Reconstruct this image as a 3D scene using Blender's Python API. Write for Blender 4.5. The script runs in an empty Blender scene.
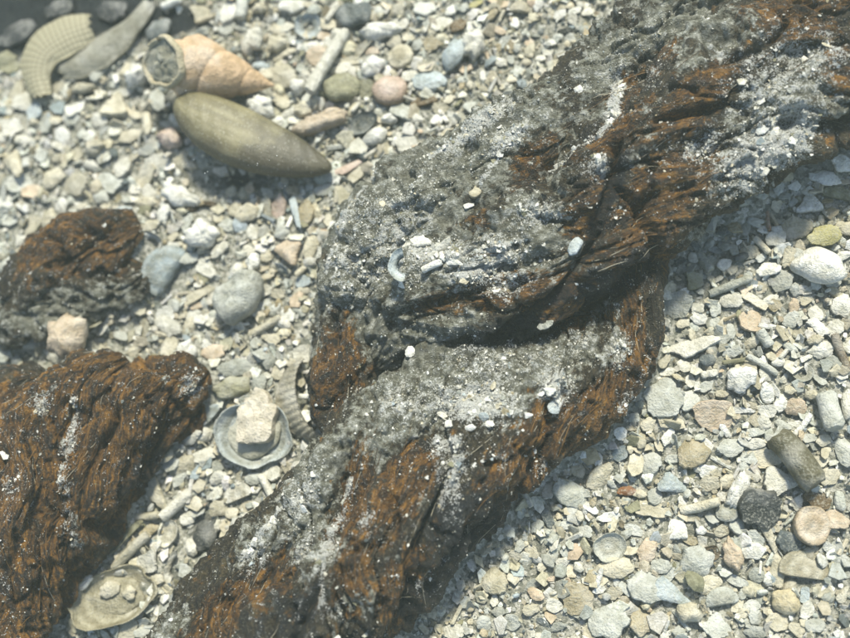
import bpy, math, random
import numpy as np
from mathutils import Vector, Matrix

random.seed(7)
RNG = np.random.default_rng(11)
S = 0.000375                     # metres per scene unit: the view is about 32 cm across
C = bpy.context.scene.collection
scn = bpy.context.scene

# ------------------------------------------------------------------ camera, sky, sun, exposure
DIST = 1000.0
TILT = math.radians(15.0)
TDIR = np.array([-0.62, 0.78, 0.0]); TDIR /= np.linalg.norm(TDIR)
FWD = TDIR * math.sin(TILT) + np.array([0, 0, -math.cos(TILT)])
UP0 = np.array([0, 1.0, 0]); UPV = UP0 - FWD * FWD.dot(UP0); UPV /= np.linalg.norm(UPV)
RIGHT = np.cross(FWD, UPV)
CAM = -FWD * DIST
def P(px, py, z=0.0):
    """point at height z that the photograph shows at (px, py); scene units"""
    d = FWD * DIST + RIGHT * (px - 425.0) + UPV * (319.0 - py)
    t = (z - CAM[2]) / d[2]
    return CAM + d * t
cam_d = bpy.data.cameras.new('camera'); cam = bpy.data.objects.new('camera', cam_d); C.objects.link(cam)
R = Matrix(((RIGHT[0], UPV[0], -FWD[0]), (RIGHT[1], UPV[1], -FWD[1]), (RIGHT[2], UPV[2], -FWD[2])))
cam.matrix_world = Matrix.Translation(Vector(CAM * S)) @ R.to_4x4()
cam_d.sensor_width = 36; cam_d.lens = 36 * DIST / 850.0
cam_d.clip_start = 0.01; cam_d.clip_end = 50
cam_d.dof.use_dof = True
cam_d.dof.focus_distance = 0.99 * DIST * S * 0.93
cam_d.dof.aperture_fstop = 5.0
scn.camera = cam

SUN_EL, SUN_AZ = math.radians(52), math.radians(14)      # azimuth from +Y towards +X
w = bpy.data.worlds.new('World'); scn.world = w; w.use_nodes = True
nt = w.node_tree; bg = nt.nodes['Background']
sky = nt.nodes.new('ShaderNodeTexSky'); sky.sky_type = 'NISHITA'; sky.sun_disc = False
sky.sun_elevation = SUN_EL; sky.sun_rotation = SUN_AZ
nt.links.new(sky.outputs[0], bg.inputs[0]); bg.inputs[1].default_value = 0.13
sl = bpy.data.lights.new('sun', 'SUN'); sun = bpy.data.objects.new('sun', sl); C.objects.link(sun)
sl.energy = 4.4; sl.angle = math.radians(8.0); sl.color = (1.0, 0.97, 0.83)
sd = Vector((math.sin(SUN_AZ) * math.cos(SUN_EL), math.cos(SUN_AZ) * math.cos(SUN_EL), math.sin(SUN_EL)))
sun.rotation_euler = sd.to_track_quat('Z', 'Y').to_euler()
scn.view_settings.view_transform = 'Standard'; scn.view_settings.look = 'None'
scn.view_settings.exposure = 0.55; scn.view_settings.gamma = 1.0
scn.cycles.max_bounces = 6; scn.cycles.volume_bounces = 1

# ------------------------------------------------------------------ noise in numpy
_perm = np.random.default_rng(3).permutation(256).astype(np.int32)
_perm = np.concatenate([_perm, _perm, _perm])
_gr = np.random.default_rng(4).normal(size=(256, 3)).astype(np.float32); _gr /= np.linalg.norm(_gr, axis=1)[:, None]
def noise3(x, y, z):
    x, y, z = np.broadcast_arrays(np.asarray(x, np.float32), np.asarray(y, np.float32), np.asarray(z, np.float32))
    xi, yi, zi = np.floor(x).astype(np.int32), np.floor(y).astype(np.int32), np.floor(z).astype(np.int32)
    xf, yf, zf = x - xi, y - yi, z - zi
    xi &= 255; yi &= 255; zi &= 255
    u, v, ww = [t * t * t * (t * (t * 6 - 15) + 10) for t in (xf, yf, zf)]
    def g(a, b, c):
        h = _perm[_perm[_perm[xi + a] + yi + b] + zi + c]; q = _gr[h]
        return q[..., 0] * (xf - a) + q[..., 1] * (yf - b) + q[..., 2] * (zf - c)
    def lp(a, b, t): return a + t * (b - a)
    return 1.6 * lp(lp(lp(g(0,0,0), g(1,0,0), u), lp(g(0,1,0), g(1,1,0), u), v),
                    lp(lp(g(0,0,1), g(1,0,1), u), lp(g(0,1,1), g(1,1,1), u), v), ww)
def fbm(x, y, z, o=4, gain=0.5):
    a, s, r = 1.0, 0.0, 0.0
    for k in range(o):
        r = r + a * noise3(x * 2**k + 17.3 * k, y * 2**k + 5.1 * k, z * 2**k); s += a; a *= gain
    return r / s
def ridged(x, y, z, o=3):
    a, s, r = 1.0, 0.0, 0.0
    for k in range(o):
        r = r + a * (1 - np.abs(noise3(x * 2**k + 9.7 * k, y * 2**k, z * 2**k)) * 2); s += a; a *= 0.5
    return r / s
def sstep(a, b, x):
    t = np.clip((x - a) / (b - a), 0, 1); return t * t * (3 - 2 * t)

# ------------------------------------------------------------------ mesh helpers
def mesh(name, V, F, smooth=True, attrs=None):
    """V in scene units (n,3); F list of lists or (n,3)/(n,4) array"""
    me = bpy.data.meshes.new(name)
    V = np.asarray(V, np.float32) * S
    if isinstance(F, np.ndarray):
        k = F.shape[1]
        me.vertices.add(len(V)); me.vertices.foreach_set('co', V.ravel())
        me.loops.add(F.size); me.loops.foreach_set('vertex_index', F.astype(np.int32).ravel())
        me.polygons.add(len(F)); me.polygons.foreach_set('loop_start', np.arange(0, F.size, k, dtype=np.int32))
        me.update(calc_edges=True)
    else:
        me.from_pydata([tuple(v) for v in V], [], F); me.update()
    me.polygons.foreach_set('use_smooth', np.full(len(me.polygons), bool(smooth)))
    if smooth == 2: me.set_sharp_from_angle(angle=math.radians(32))
    for k, (typ, data) in (attrs or {}).items():
        a = me.attributes.new(k, typ, 'POINT')
        if typ == 'FLOAT': a.data.foreach_set('value', np.asarray(data, np.float32).ravel())
        elif typ == 'FLOAT_VECTOR': a.data.foreach_set('vector', np.asarray(data, np.float32).ravel())
        elif typ == 'FLOAT_COLOR': a.data.foreach_set('color', np.asarray(data, np.float32).ravel())
    return me
def obj(name, me, mat=None, parent=None, loc=None, color=None, **props):
    o = bpy.data.objects.new(name, me); C.objects.link(o)
    if mat is not None and me is not None and len(me.materials) == 0: me.materials.append(mat)
    if parent is not None: o.parent = parent
    if loc is not None: o.location = Vector([float(c) * S for c in loc])
    if color is not None: o.color = (*color, 1)
    for k, v in props.items(): o[k] = v
    return o
def rotz(V, a):
    c, s = math.cos(a), math.sin(a); V = np.asarray(V, float)
    return np.stack([V[:, 0] * c - V[:, 1] * s, V[:, 0] * s + V[:, 1] * c, V[:, 2]], 1)
def rotx(V, a):
    c, s = math.cos(a), math.sin(a)
    return np.stack([V[:, 0], V[:, 1] * c - V[:, 2] * s, V[:, 1] * s + V[:, 2] * c], 1)
def roty(V, a):
    c, s = math.cos(a), math.sin(a)
    return np.stack([V[:, 0] * c + V[:, 2] * s, V[:, 1], -V[:, 0] * s + V[:, 2] * c], 1)
def grid_faces(nu, nv, closed=False):
    i = np.arange(nu - 1)[:, None]; j = np.arange(nv if closed else nv - 1)[None, :]
    a = i * nv + j; b = i * nv + (j + 1) % nv; c = (i + 1) * nv + (j + 1) % nv; d = (i + 1) * nv + j
    return np.stack([a, b, c, d], -1).reshape(-1, 4)

# ------------------------------------------------------------------ materials
class NB:
    def __init__(s, name):
        s.m = bpy.data.materials.new(name); s.m.use_nodes = True; s.t = s.m.node_tree
        s.b = s.t.nodes['Principled BSDF']; s.out = s.t.nodes['Material Output']
    def n(s, typ, **kw):
        q = s.t.nodes.new(typ)
        for k, v in kw.items():
            if k.startswith('i_'): q.inputs[k[2:].replace('_', ' ')].default_value = v
            else: setattr(q, k, v)
        return q
    def l(s, a, b): s.t.links.new(a, b)
    def mix(s, f, a, b, mode='MIX'):
        q = s.t.nodes.new('ShaderNodeMix'); q.data_type = 'RGBA'; q.blend_type = mode; q.clamp_factor = True
        for inp, v in ((q.inputs[0], f), (q.inputs[6], a), (q.inputs[7], b)):
            if hasattr(v, 'is_linked') or hasattr(v, 'links'): s.l(v, inp)
            elif isinstance(v, (int, float)): inp.default_value = v
            else: inp.default_value = (*v, 1) if len(v) == 3 else v
        return q.outputs[2]
    def ramp(s, f, stops):
        q = s.t.nodes.new('ShaderNodeValToRGB'); e = q.color_ramp.elements
        while len(e) < len(stops): e.new(0.5)
        for k, (p, c) in enumerate(stops):
            e[k].position = p; e[k].color = (*c, 1) if not isinstance(c, (int, float)) else (c, c, c, 1)
        s.l(f, q.inputs[0]); return q.outputs[0]
    def math(s, op, a, b=0.0, c=None, clamp=False):
        q = s.t.nodes.new('ShaderNodeMath'); q.operation = op; q.use_clamp = clamp
        for i, v in enumerate((a, b) if c is None else (a, b, c)):
            if hasattr(v, 'links'): s.l(v, q.inputs[i])
            else: q.inputs[i].default_value = v
        return q.outputs[0]
    def noise(s, scale, detail=4, rough=0.55, vec=None, dist=0.0):
        q = s.n('ShaderNodeTexNoise'); q.inputs['Scale'].default_value = scale
        q.inputs['Detail'].default_value = detail; q.inputs['Roughness'].default_value = rough
        q.inputs['Distortion'].default_value = dist
        if vec is not None: s.l(vec, q.inputs['Vector'])
        return q.outputs[0]
    def bump(s, h, strength=0.5, dist=0.001, normal=None):
        q = s.n('ShaderNodeBump'); q.inputs['Strength'].default_value = strength; q.inputs['Distance'].default_value = dist
        s.l(h, q.inputs['Height'])
        if normal is not None: s.l(normal, q.inputs['Normal'])
        return q.outputs[0]
U = 1.0 / S

# shells and stones: colour comes from each object
def shell_mat(name, rough=0.62, growth=0.0, silt=0.45, spec=0.35, growth_scale=0.16):
    n = NB(name); info = n.n('ShaderNodeObjectInfo'); tc = n.n('ShaderNodeTexCoord')
    v = n.n('ShaderNodeVectorMath', operation='ADD'); n.l(tc.outputs['Object'], v.inputs[0])
    sc = n.n('ShaderNodeVectorMath', operation='SCALE'); n.l(info.outputs['Location'], sc.inputs[0]); sc.inputs['Scale'].default_value = 3.0
    n.l(sc.outputs[0], v.inputs[1]); vec = v.outputs[0]
    n1 = n.noise(U / 9, 5, 0.65, vec); n2 = n.noise(U / 2.2, 3, 0.6, vec); n3 = n.noise(U / 26, 3, 0.5, vec)
    base = info.outputs['Color']
    dark = n.mix(1.0, base, (0.62, 0.61, 0.55), 'MULTIPLY')
    lite = n.mix(0.45, base, (0.72, 0.70, 0.62))
    c = n.mix(n.ramp(n1, [(0.36, 0), (0.66, 1)]), dark, base)
    c = n.mix(n.ramp(n3, [(0.5, 0), (0.7, 0.7)]), c, lite)
    geo = n.n('ShaderNodeNewGeometry'); sep = n.n('ShaderNodeSeparateXYZ'); n.l(geo.outputs['Normal'], sep.inputs[0])
    up = n.ramp(sep.outputs[2], [(0.45, 0), (0.95, 1)])
    sil = n.math('MULTIPLY', n.ramp(n2, [(0.5, 0), (0.62, 1)]), n.math('MULTIPLY', up, silt))
    c = n.mix(sil, c, (0.42, 0.41, 0.33))
    pit = n.ramp(n2, [(0.28, 1), (0.36, 0)])
    c = n.mix(n.math('MULTIPLY', pit, 0.6), c, (0.12, 0.12, 0.09))
    h = n.math('ADD', n1, n.math('MULTIPLY', n2, 0.5))
    nm = n.bump(h, 0.85, 0.0015)
    if growth:
        sc2 = n.n('ShaderNodeTexWave', wave_type='RINGS', rings_direction='SPHERICAL')
        sc2.inputs['Scale'].default_value = U * growth_scale / 6.28 * 1.0; sc2.inputs['Distortion'].default_value = 3.5
        sc2.inputs['Detail'].default_value = 2; sc2.inputs['Detail Scale'].default_value = 1.0
        n.l(tc.outputs['Object'], sc2.inputs['Vector'])
        g = sc2.outputs['Fac']
        c = n.mix(n.math('MULTIPLY', g, growth), c, n.mix(1.0, c, (0.55, 0.52, 0.44), 'MULTIPLY'))
        nm = n.bump(g, 0.35, 0.0006, nm)
    n.l(c, n.b.inputs['Base Color']); n.l(nm, n.b.inputs['Normal'])
    n.b.inputs['Roughness'].default_value = rough; n.b.inputs['Specular IOR Level'].default_value = spec
    return n.m
M_SHELL = shell_mat('shell_lime')
M_GROWTH = shell_mat('shell_growth_rings', growth=0.7)
M_STONE = shell_mat('weathered_stone', rough=0.75, silt=0.3)
M_SMOOTH = shell_mat('smooth_shell', rough=0.42, silt=0.25, growth=0.35, growth_scale=0.1)

# gravel chips: colour per chip
def chip_mat(name, sc=1.0):
    n = NB(name); a = n.n('ShaderNodeAttribute', attribute_name='tint'); g = n.n('ShaderNodeNewGeometry')
    n1 = n.noise(U / 4.5 * sc, 4, 0.65, g.outputs['Position']); n2 = n.noise(U / 1.4 * sc, 2, 0.6, g.outputs['Position'])
    c = n.mix(n.ramp(n1, [(0.35, 0), (0.65, 1)]), n.mix(1.0, a.outputs['Color'], (0.62, 0.61, 0.55), 'MULTIPLY'), a.outputs['Color'])
    c = n.mix(n.ramp(n2, [(0.30, 0.6), (0.38, 0)]), c, (0.13, 0.13, 0.10))
    n.l(c, n.b.inputs['Base Color'])
    n.l(n.bump(n.math('ADD', n1, n2), 0.5, 0.0007), n.b.inputs['Normal'])
    n.b.inputs['Roughness'].default_value = 0.62; n.b.inputs['Specular IOR Level'].default_value = 0.35
    return n.m
M_CHIP = chip_mat('shell_gravel'); M_GRAIN = chip_mat('sediment_grains', 2.0)

# seabed sheet
def bed_mat():
    n = NB('shell_sand'); g = n.n('ShaderNodeNewGeometry'); pos = g.outputs['Position']
    vo = n.n('ShaderNodeTexVoronoi'); vo.inputs['Scale'].default_value = U / 3.2; n.l(pos, vo.inputs['Vector'])
    vo.inputs['Randomness'].default_value = 1.0
    n1 = n.noise(U / 2.0, 4, 0.7, pos); n2 = n.noise(U / 60, 4, 0.6, pos)
    sepc = n.n('ShaderNodeSeparateColor'); n.l(vo.outputs['Color'], sepc.inputs[0])
    c = n.ramp(sepc.outputs[0], [(0.0, (0.10, 0.11, 0.09)), (0.25, (0.27, 0.27, 0.22)), (0.55, (0.43, 0.42, 0.34)), (0.8, (0.56, 0.54, 0.45)), (1.0, (0.74, 0.72, 0.64))])
    c = n.mix(n.ramp(n1, [(0.4, 0.55), (0.62, 0)]), c, (0.20, 0.195, 0.15))
    at = n.n('ShaderNodeAttribute', attribute_name='dark_shade')
    dark_shade = n.ramp(n.math('ADD', at.outputs['Fac'], n.math('MULTIPLY', n.math('SUBTRACT', n2, 0.5), 0.6)), [(0.35, 0), (0.7, 1)])
    c = n.mix(dark_shade, c, n.mix(n.ramp(n1, [(0.45, 0), (0.7, 1)]), (0.012, 0.016, 0.020), (0.06, 0.065, 0.06)))  # near-black bed colour stands in for shade
    n.l(c, n.b.inputs['Base Color'])
    n.l(n.bump(n.math('ADD', n1, n.math('MULTIPLY', vo.outputs['Distance'], U * 0)), 0.9, 0.0012), n.b.inputs['Normal'])
    n.b.inputs['Roughness'].default_value = 0.8; n.b.inputs['Specular IOR Level'].default_value = 0.2
    return n.m
M_BED = bed_mat()

# rotten rope: rust-brown fibre under grey silt
def rope_mat():
    n = NB('concreted_rope'); fib = n.n('ShaderNodeAttribute', attribute_name='fib'); g = n.n('ShaderNodeNewGeometry'); pos = g.outputs['Position']
    rust = n.n('ShaderNodeAttribute', attribute_name='rust').outputs['Fac']
    silt = n.n('ShaderNodeAttribute', attribute_name='silt').outputs['Fac']
    stain_shade = n.n('ShaderNodeAttribute', attribute_name='stain_shade').outputs['Fac']
    wht = n.n('ShaderNodeAttribute', attribute_name='lime').outputs['Fac']
    f1 = n.noise(1.0, 5, 0.65, fib.outputs['Vector'], 0.35)
    f2 = n.n('ShaderNodeVectorMath', operation='SCALE'); n.l(fib.outputs['Vector'], f2.inputs[0]); f2.inputs['Scale'].default_value = 3.1
    f2 = n.noise(1.0, 3, 0.6, f2.outputs[0], 0.2)
    m1 = n.noise(U / 30, 5, 0.65, pos); m2 = n.noise(U / 8, 6, 0.70, pos); m3 = n.noise(U / 1.7, 3, 0.7, pos)
    fibre = n.ramp(f1, [(0.32, (0.012, 0.008, 0.005)), (0.43, (0.042, 0.021, 0.006)), (0.52, (0.155, 0.072, 0.012)), (0.64, (0.32, 0.155, 0.022)), (0.8, (0.44, 0.25, 0.06))])
    old = n.ramp(f1, [(0.32, (0.012, 0.012, 0.010)), (0.5, (0.042, 0.032, 0.015)), (0.68, (0.105, 0.082, 0.040)), (0.8, (0.19, 0.16, 0.095))])
    rf = n.math('ADD', rust, n.math('MULTIPLY', n.math('SUBTRACT', m1, 0.5), 1.3))
    rf = n.math('ADD', rf, n.math('MULTIPLY', n.math('SUBTRACT', f1, 0.5), 0.6))
    m5 = n.noise(U / 15, 5, 0.7, pos)
    rf = n.math('ADD', rf, n.math('MULTIPLY', n.math('SUBTRACT', m5, 0.5), 1.5))
    c = n.mix(n.ramp(rf, [(0.40, 0), (0.62, 1)]), old, fibre)
    m6 = n.noise(U / 11, 5, 0.75, pos, 0.4)
    c = n.mix(n.ramp(m6, [(0.36, 0.92), (0.50, 0)]), c, (0.012, 0.011, 0.009))
    m4 = n.noise(U / 2.6, 4, 0.75, pos)
    c = n.mix(n.ramp(m4, [(0.57, 0), (0.66, 0.6)]), c, (0.24, 0.225, 0.16))
    c = n.mix(n.ramp(m4, [(0.37, 0.8), (0.44, 0)]), c, (0.014, 0.012, 0.009))
    c = n.mix(n.ramp(f2, [(0.36, 0.65), (0.5, 0)]), c, (0.010, 0.009, 0.007))
    sc = n.ramp(m2, [(0.30, (0.055, 0.054, 0.038)), (0.43, (0.125, 0.122, 0.085)), (0.53, (0.22, 0.22, 0.17)), (0.62, (0.36, 0.36, 0.30)), (0.72, (0.52, 0.52, 0.46))])
    sf = n.math('ADD', silt, n.math('MULTIPLY', n.math('SUBTRACT', m2, 0.5), 1.7))
    sf = n.math('ADD', sf, n.math('MULTIPLY', n.math('SUBTRACT', f1, 0.5), -0.7))
    sf = n.ramp(sf, [(0.40, 0), (0.58, 1)])
    c = n.mix(n.math('MULTIPLY', sf, 0.96), c, sc)
    tf = n.ramp(n.math('ADD', stain_shade, n.math('MULTIPLY', n.math('SUBTRACT', m2, 0.5), 1.2)), [(0.45, 0), (0.7, 1)])
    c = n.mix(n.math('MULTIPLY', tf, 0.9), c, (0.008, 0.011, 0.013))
    wf = n.math('ADD', wht, n.math('MULTIPLY', n.math('SUBTRACT', m3, 0.5), 1.6))
    wf = n.math('ADD', wf, n.math('MULTIPLY', n.math('SUBTRACT', m2, 0.5), 1.4))
    wf = n.ramp(wf, [(0.53, 0), (0.60, 1)])
    c = n.mix(n.math('MULTIPLY', wf, 0.9), c, (0.60, 0.60, 0.55))
    n.l(c, n.b.inputs['Base Color'])
    h = n.math('ADD', n.math('MULTIPLY', f1, 0.7), n.math('MULTIPLY', f2, 0.35)); h = n.math('ADD', h, n.math('MULTIPLY', m2, 0.9)); h = n.math('ADD', h, n.math('MULTIPLY', m3, 0.55)); h = n.math('ADD', h, n.math('MULTIPLY', m4, 0.5))
    n.l(n.bump(h, 1.0, 0.0018), n.b.inputs['Normal'])
    n.b.inputs['Roughness'].default_value = 0.55; n.b.inputs['Specular IOR Level'].default_value = 0.45
    return n.m
M_ROPE = rope_mat()
def fibre_mat():
    n = NB('loose_fibres'); a = n.n('ShaderNodeAttribute', attribute_name='tint')
    n.l(a.outputs['Color'], n.b.inputs['Base Color']); n.b.inputs['Roughness'].default_value = 0.6
    return n.m
M_FIB = fibre_mat()
def mussel_mat():
    n = NB('olive_mussel_skin'); at = n.n('ShaderNodeAttribute', attribute_name='fib').outputs['Vector']
    f = n.noise(1.0, 4, 0.6, at, 0.3); tc = n.n('ShaderNodeTexCoord').outputs['Object']
    b = n.noise(U / 38, 4, 0.6, tc); d = n.noise(U / 3.0, 4, 0.7, tc)
    c = n.ramp(f, [(0.3, (0.10, 0.085, 0.038)), (0.5, (0.165, 0.143, 0.068)), (0.7, (0.25, 0.222, 0.12))])
    c = n.mix(n.ramp(b, [(0.55, 0), (0.66, 0.8)]), c, (0.055, 0.052, 0.028))
    c = n.mix(n.ramp(b, [(0.30, 0.5), (0.42, 0)]), c, (0.30, 0.28, 0.17))
    c = n.mix(n.ramp(d, [(0.60, 0), (0.68, 0.6)]), c, (0.40, 0.39, 0.30))
    sp = n.n('ShaderNodeSeparateXYZ'); n.l(at, sp.inputs[0])
    tip = n.math('ADD', n.math('MULTIPLY', sp.outputs[2], 2.0), n.math('MULTIPLY', n.math('SUBTRACT', b, 0.5), 1.1))
    c = n.mix(n.ramp(tip, [(0.42, 0), (0.72, 0.85)]), c, (0.060, 0.052, 0.030))
    edge = n.math('ADD', n.math('MULTIPLY', sp.outputs[1], -0.33), n.math('MULTIPLY', n.math('SUBTRACT', b, 0.5), 0.9))
    c = n.mix(n.ramp(edge, [(0.50, 0), (0.85, 0.75)]), c, (0.075, 0.062, 0.034))
    wv = n.n('ShaderNodeTexWave', bands_direction='Y'); wv.inputs['Scale'].default_value = 1.1; wv.inputs['Distortion'].default_value = 7.0; wv.inputs['Detail'].default_value = 3; n.l(at, wv.inputs['Vector'])
    c = n.mix(n.math('MULTIPLY', n.ramp(wv.outputs['Fac'], [(0.55, 0), (0.95, 1)]), 0.10), c, n.mix(1.0, c, (0.55, 0.5, 0.42), 'MULTIPLY'))
    dd = n.noise(U / 1.6, 2, 0.6, tc); c = n.mix(n.ramp(dd, [(0.64, 0), (0.68, 0.8)]), c, (0.42, 0.41, 0.33))
    n.l(c, n.b.inputs['Base Color']); n.l(n.bump(n.math('ADD', n.math('ADD', f, n.math('MULTIPLY', wv.outputs['Fac'], 0.05)), n.math('MULTIPLY', d, 1.0)), 0.35, 0.0008), n.b.inputs['Normal'])
    n.b.inputs['Roughness'].default_value = 0.5; return n.m
M_MUSSEL = mussel_mat()
def retic_mat():
    n = NB('reticulated_shell'); tc = n.n('ShaderNodeAttribute', attribute_name='fib').outputs['Vector']
    a = n.n('ShaderNodeTexWave', bands_direction='X'); b = n.n('ShaderNodeTexWave', bands_direction='Y')
    for q in (a, b):
        q.inputs['Scale'].default_value = 1.0; q.inputs['Distortion'].default_value = 1.0; q.inputs['Detail'].default_value = 1; n.l(tc, q.inputs['Vector'])
    m = n.math('MAXIMUM', a.outputs['Fac'], b.outputs['Fac']); d = n.noise(U / 16, 4, 0.6)
    c = n.mix(n.ramp(m, [(0.78, 0), (1.0, 1)]), (0.31, 0.28, 0.175), (0.16, 0.135, 0.07))
    c = n.mix(n.ramp(d, [(0.4, 0), (0.7, 0.6)]), c, (0.40, 0.38, 0.27))
    n.l(c, n.b.inputs['Base Color']); n.l(n.bump(m, 0.5, 0.0006), n.b.inputs['Normal']); n.b.inputs['Roughness'].default_value = 0.6
    return n.m
M_RETIC = retic_mat()
M_WHELK = shell_mat('whelk_shell', rough=0.5, silt=0.12, spec=0.4)

COL = dict(cream=(0.61,0.56,0.42), white=(0.80,0.79,0.72), pale=(0.67,0.65,0.56), grey=(0.37,0.38,0.33), lgrey=(0.53,0.54,0.48),
           blue=(0.30,0.35,0.36), tan=(0.42,0.36,0.23), peach=(0.62,0.50,0.36), olive=(0.28,0.27,0.17), yellow=(0.48,0.44,0.20),
           dark=(0.055,0.06,0.055), slate=(0.12,0.14,0.14), brown=(0.17,0.12,0.06), rust=(0.24,0.10,0.03), pink=(0.56,0.43,0.35),
           beige=(0.51,0.47,0.35), pblue=(0.46,0.52,0.53), dolive=(0.12,0.11,0.065))
WORD = dict(cream='cream', white='white', pale='pale', grey='grey', lgrey='light grey', blue='blue-grey', tan='tan', peach='peach', olive='olive',
            yellow='yellowish', dark='blackish', slate='dark slate-grey', brown='brown', rust='rust-brown', pink='pinkish', beige='beige',
            pblue='pale bluish', dolive='dark olive')

# ------------------------------------------------------------------ seabed
DARKS = [(60,8,120,45,1.3),(165,108,22,20,.8),(235,178,60,22,.7),(25,15,105,60,1.2),(165,20,60,26,1.05),(95,95,36,14,.7),(245,190,75,20,.45),(205,538,22,26,.9),(182,598,16,24,.9),(150,50,40,18,.5)]  # painted shade: corner, gaps, under mussel and whelk; also round two dark stones
BANK = None
def ground_z(x, y):
    z = 9 * fbm(x / 90, y / 90, 0.3, 4) + 3.0 * fbm(x / 17, y / 17, 4.4, 3)
    if BANK is not None:
        fx = np.clip((np.asarray(x) + 600) / 4, 0, 298.9); fy = np.clip((np.asarray(y) + 500) / 4, 0, 258.9); i, j = fx.astype(int), fy.astype(int); fx, fy = fx - i, fy - j
        z = z + 12 * (BANK[i, j] * (1 - fx) * (1 - fy) + BANK[i + 1, j] * fx * (1 - fy) + BANK[i, j + 1] * (1 - fx) * fy + BANK[i + 1, j + 1] * fx * fy)
    for (cx, cy, rx, ry, k) in ((30,15,130,60,14), (235,185,90,28,9), (205,538,26,28,8), (182,598,20,26,8)):
        q = P(cx, cy); z = z - k * np.exp(-((x - q[0]) / rx) ** 2 - ((y - q[1]) / ry) ** 2)
    return z
def build_bed():
    def axis(lo, hi, step):
        core = np.arange(lo, hi + 1, step); o = [hi + 12 * 1.35 ** k for k in range(1, 22)]; i = [lo - 12 * 1.35 ** k for k in range(1, 22)]
        return np.array(i[::-1] + list(core) + o)
    X = axis(-560, 560, 3.0); Y = axis(-430, 480, 3.0)
    gx, gy = np.meshgrid(X, Y, indexing='ij'); x = gx.ravel(); y = gy.ravel()
    z = ground_z(x, y) + 1.6 * fbm(x / 5, y / 5, 1.0, 2)
    dark_shade = np.zeros_like(x)
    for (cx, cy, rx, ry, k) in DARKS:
        q = P(cx, cy); dark_shade = np.maximum(dark_shade, k * np.exp(-(((x - q[0]) / rx) ** 2 + ((y - q[1]) / ry) ** 2) ** 1.2))
    F = grid_faces(len(X), len(Y))[:, ::-1]
    me = mesh('seabed', np.stack([x, y, z], 1), np.ascontiguousarray(F[:, ::1]), True, {'dark_shade': ('FLOAT', dark_shade)})
    o = obj('seabed', me, M_BED, kind='structure')
    me2 = me
    if me2.polygons[0].normal.z < 0: me2.flip_normals()
    return o
def gz(x, y): return float(ground_z(np.array([x]), np.array([y]))[0])

# ------------------------------------------------------------------ rope strands
def catmull(pts, n):
    pts = np.asarray(pts, float); p = np.vstack([2 * pts[0] - pts[1], pts, 2 * pts[-1] - pts[-2]])
    k = len(pts) - 1; t = np.linspace(0, k, n); i = np.minimum(t.astype(int), k - 1); f = (t - i)[:, None]
    a, b, c, d = p[i], p[i + 1], p[i + 2], p[i + 3]
    return 0.5 * (2 * b + (c - a) * f + (2 * a - 5 * b + 4 * c - d) * f**2 + (3 * b - 3 * c + d - a) * f**3)
# patches: image centre, half sizes, angle (degrees, anticlockwise), strength, measured at the height of the rope's skin
RUST = [(352,495,18,48,-12,1.0),(405,485,22,42,-10,1.1),(360,570,22,45,-15,.8),(415,560,12,25,0,.6),(250,585,55,20,45,.8),(215,620,40,30,45,.9),(390,590,18,30,-10,.7),
        (525,455,50,20,52,1.1),(545,425,18,30,-20,1.0),(600,400,52,17,52,1.1),(643,345,14,65,8,1.0),(330,360,28,55,0,.75),(300,400,12,20,0,.5),(430,470,10,26,0,.6),
        (530,160,40,18,50,.85),(660,195,55,28,32,.95),(700,105,62,22,42,.95),(640,80,46,22,35,.6),(520,290,70,14,12,.6),(560,300,48,25,0,.7),(790,20,50,32,0,.9),
        (440,300,45,12,-8,.55),(610,140,40,24,40,.65),(840,70,30,40,0,.5),(590,210,22,40,-40,.8),(470,230,22,18,0,.35),(640,250,40,22,30,.9),
        (100,400,80,45,35,1.0),(40,470,60,80,20,.95),(150,400,55,40,0,.95),(190,400,30,30,0,1.1),(20,580,60,60,0,.85),(90,250,70,45,0,.75),(110,470,24,60,-20,.8),(60,400,30,20,0,.6)]
SILT = [(380,225,85,75,30,.95),(440,160,90,36,32,.75),(500,372,90,30,15,1.0),(425,340,80,38,10,.75),(380,400,45,45,0,.8),(615,330,22,52,8,.65),(705,35,60,55,30,.7),(785,105,85,60,38,.6),
        (440,250,50,50,0,.75),(300,530,34,70,-38,.55),(560,350,60,24,20,.7),(530,240,60,36,20,.6),(600,470,20,60,-50,.6),(540,510,14,44,-50,.6),(770,160,70,26,30,.6),(420,520,14,50,-10,.4),(350,590,30,12,0,.4),
        (75,445,10,45,-15,.7),(20,420,30,16,0,.4),(75,500,14,60,-8,.5),(80,315,70,20,0,.9),(160,385,12,20,0,.5),(310,310,22,40,0,.5)]
STAIN_SHADE = [(470,530,46,58,-30,.9),(445,590,60,34,35,.8),(582,285,44,14,20,.8),(505,330,75,14,8,.95),(640,262,40,15,25,.95),(612,190,12,38,-25,.95),(400,345,50,9,8,.6),(330,330,12,40,0,.5),
       (300,610,55,30,20,.7),(440,635,60,25,30,.8),(125,490,16,60,-20,.85),(90,590,26,60,-15,.8),(160,455,30,20,30,.7),(600,225,14,50,-25,.7),(310,400,14,30,0,.5),(100,300,60,14,0,.4),(720,120,30,7,40,.6)]  # black stains, and shade painted along the rope's gap and creases
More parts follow.
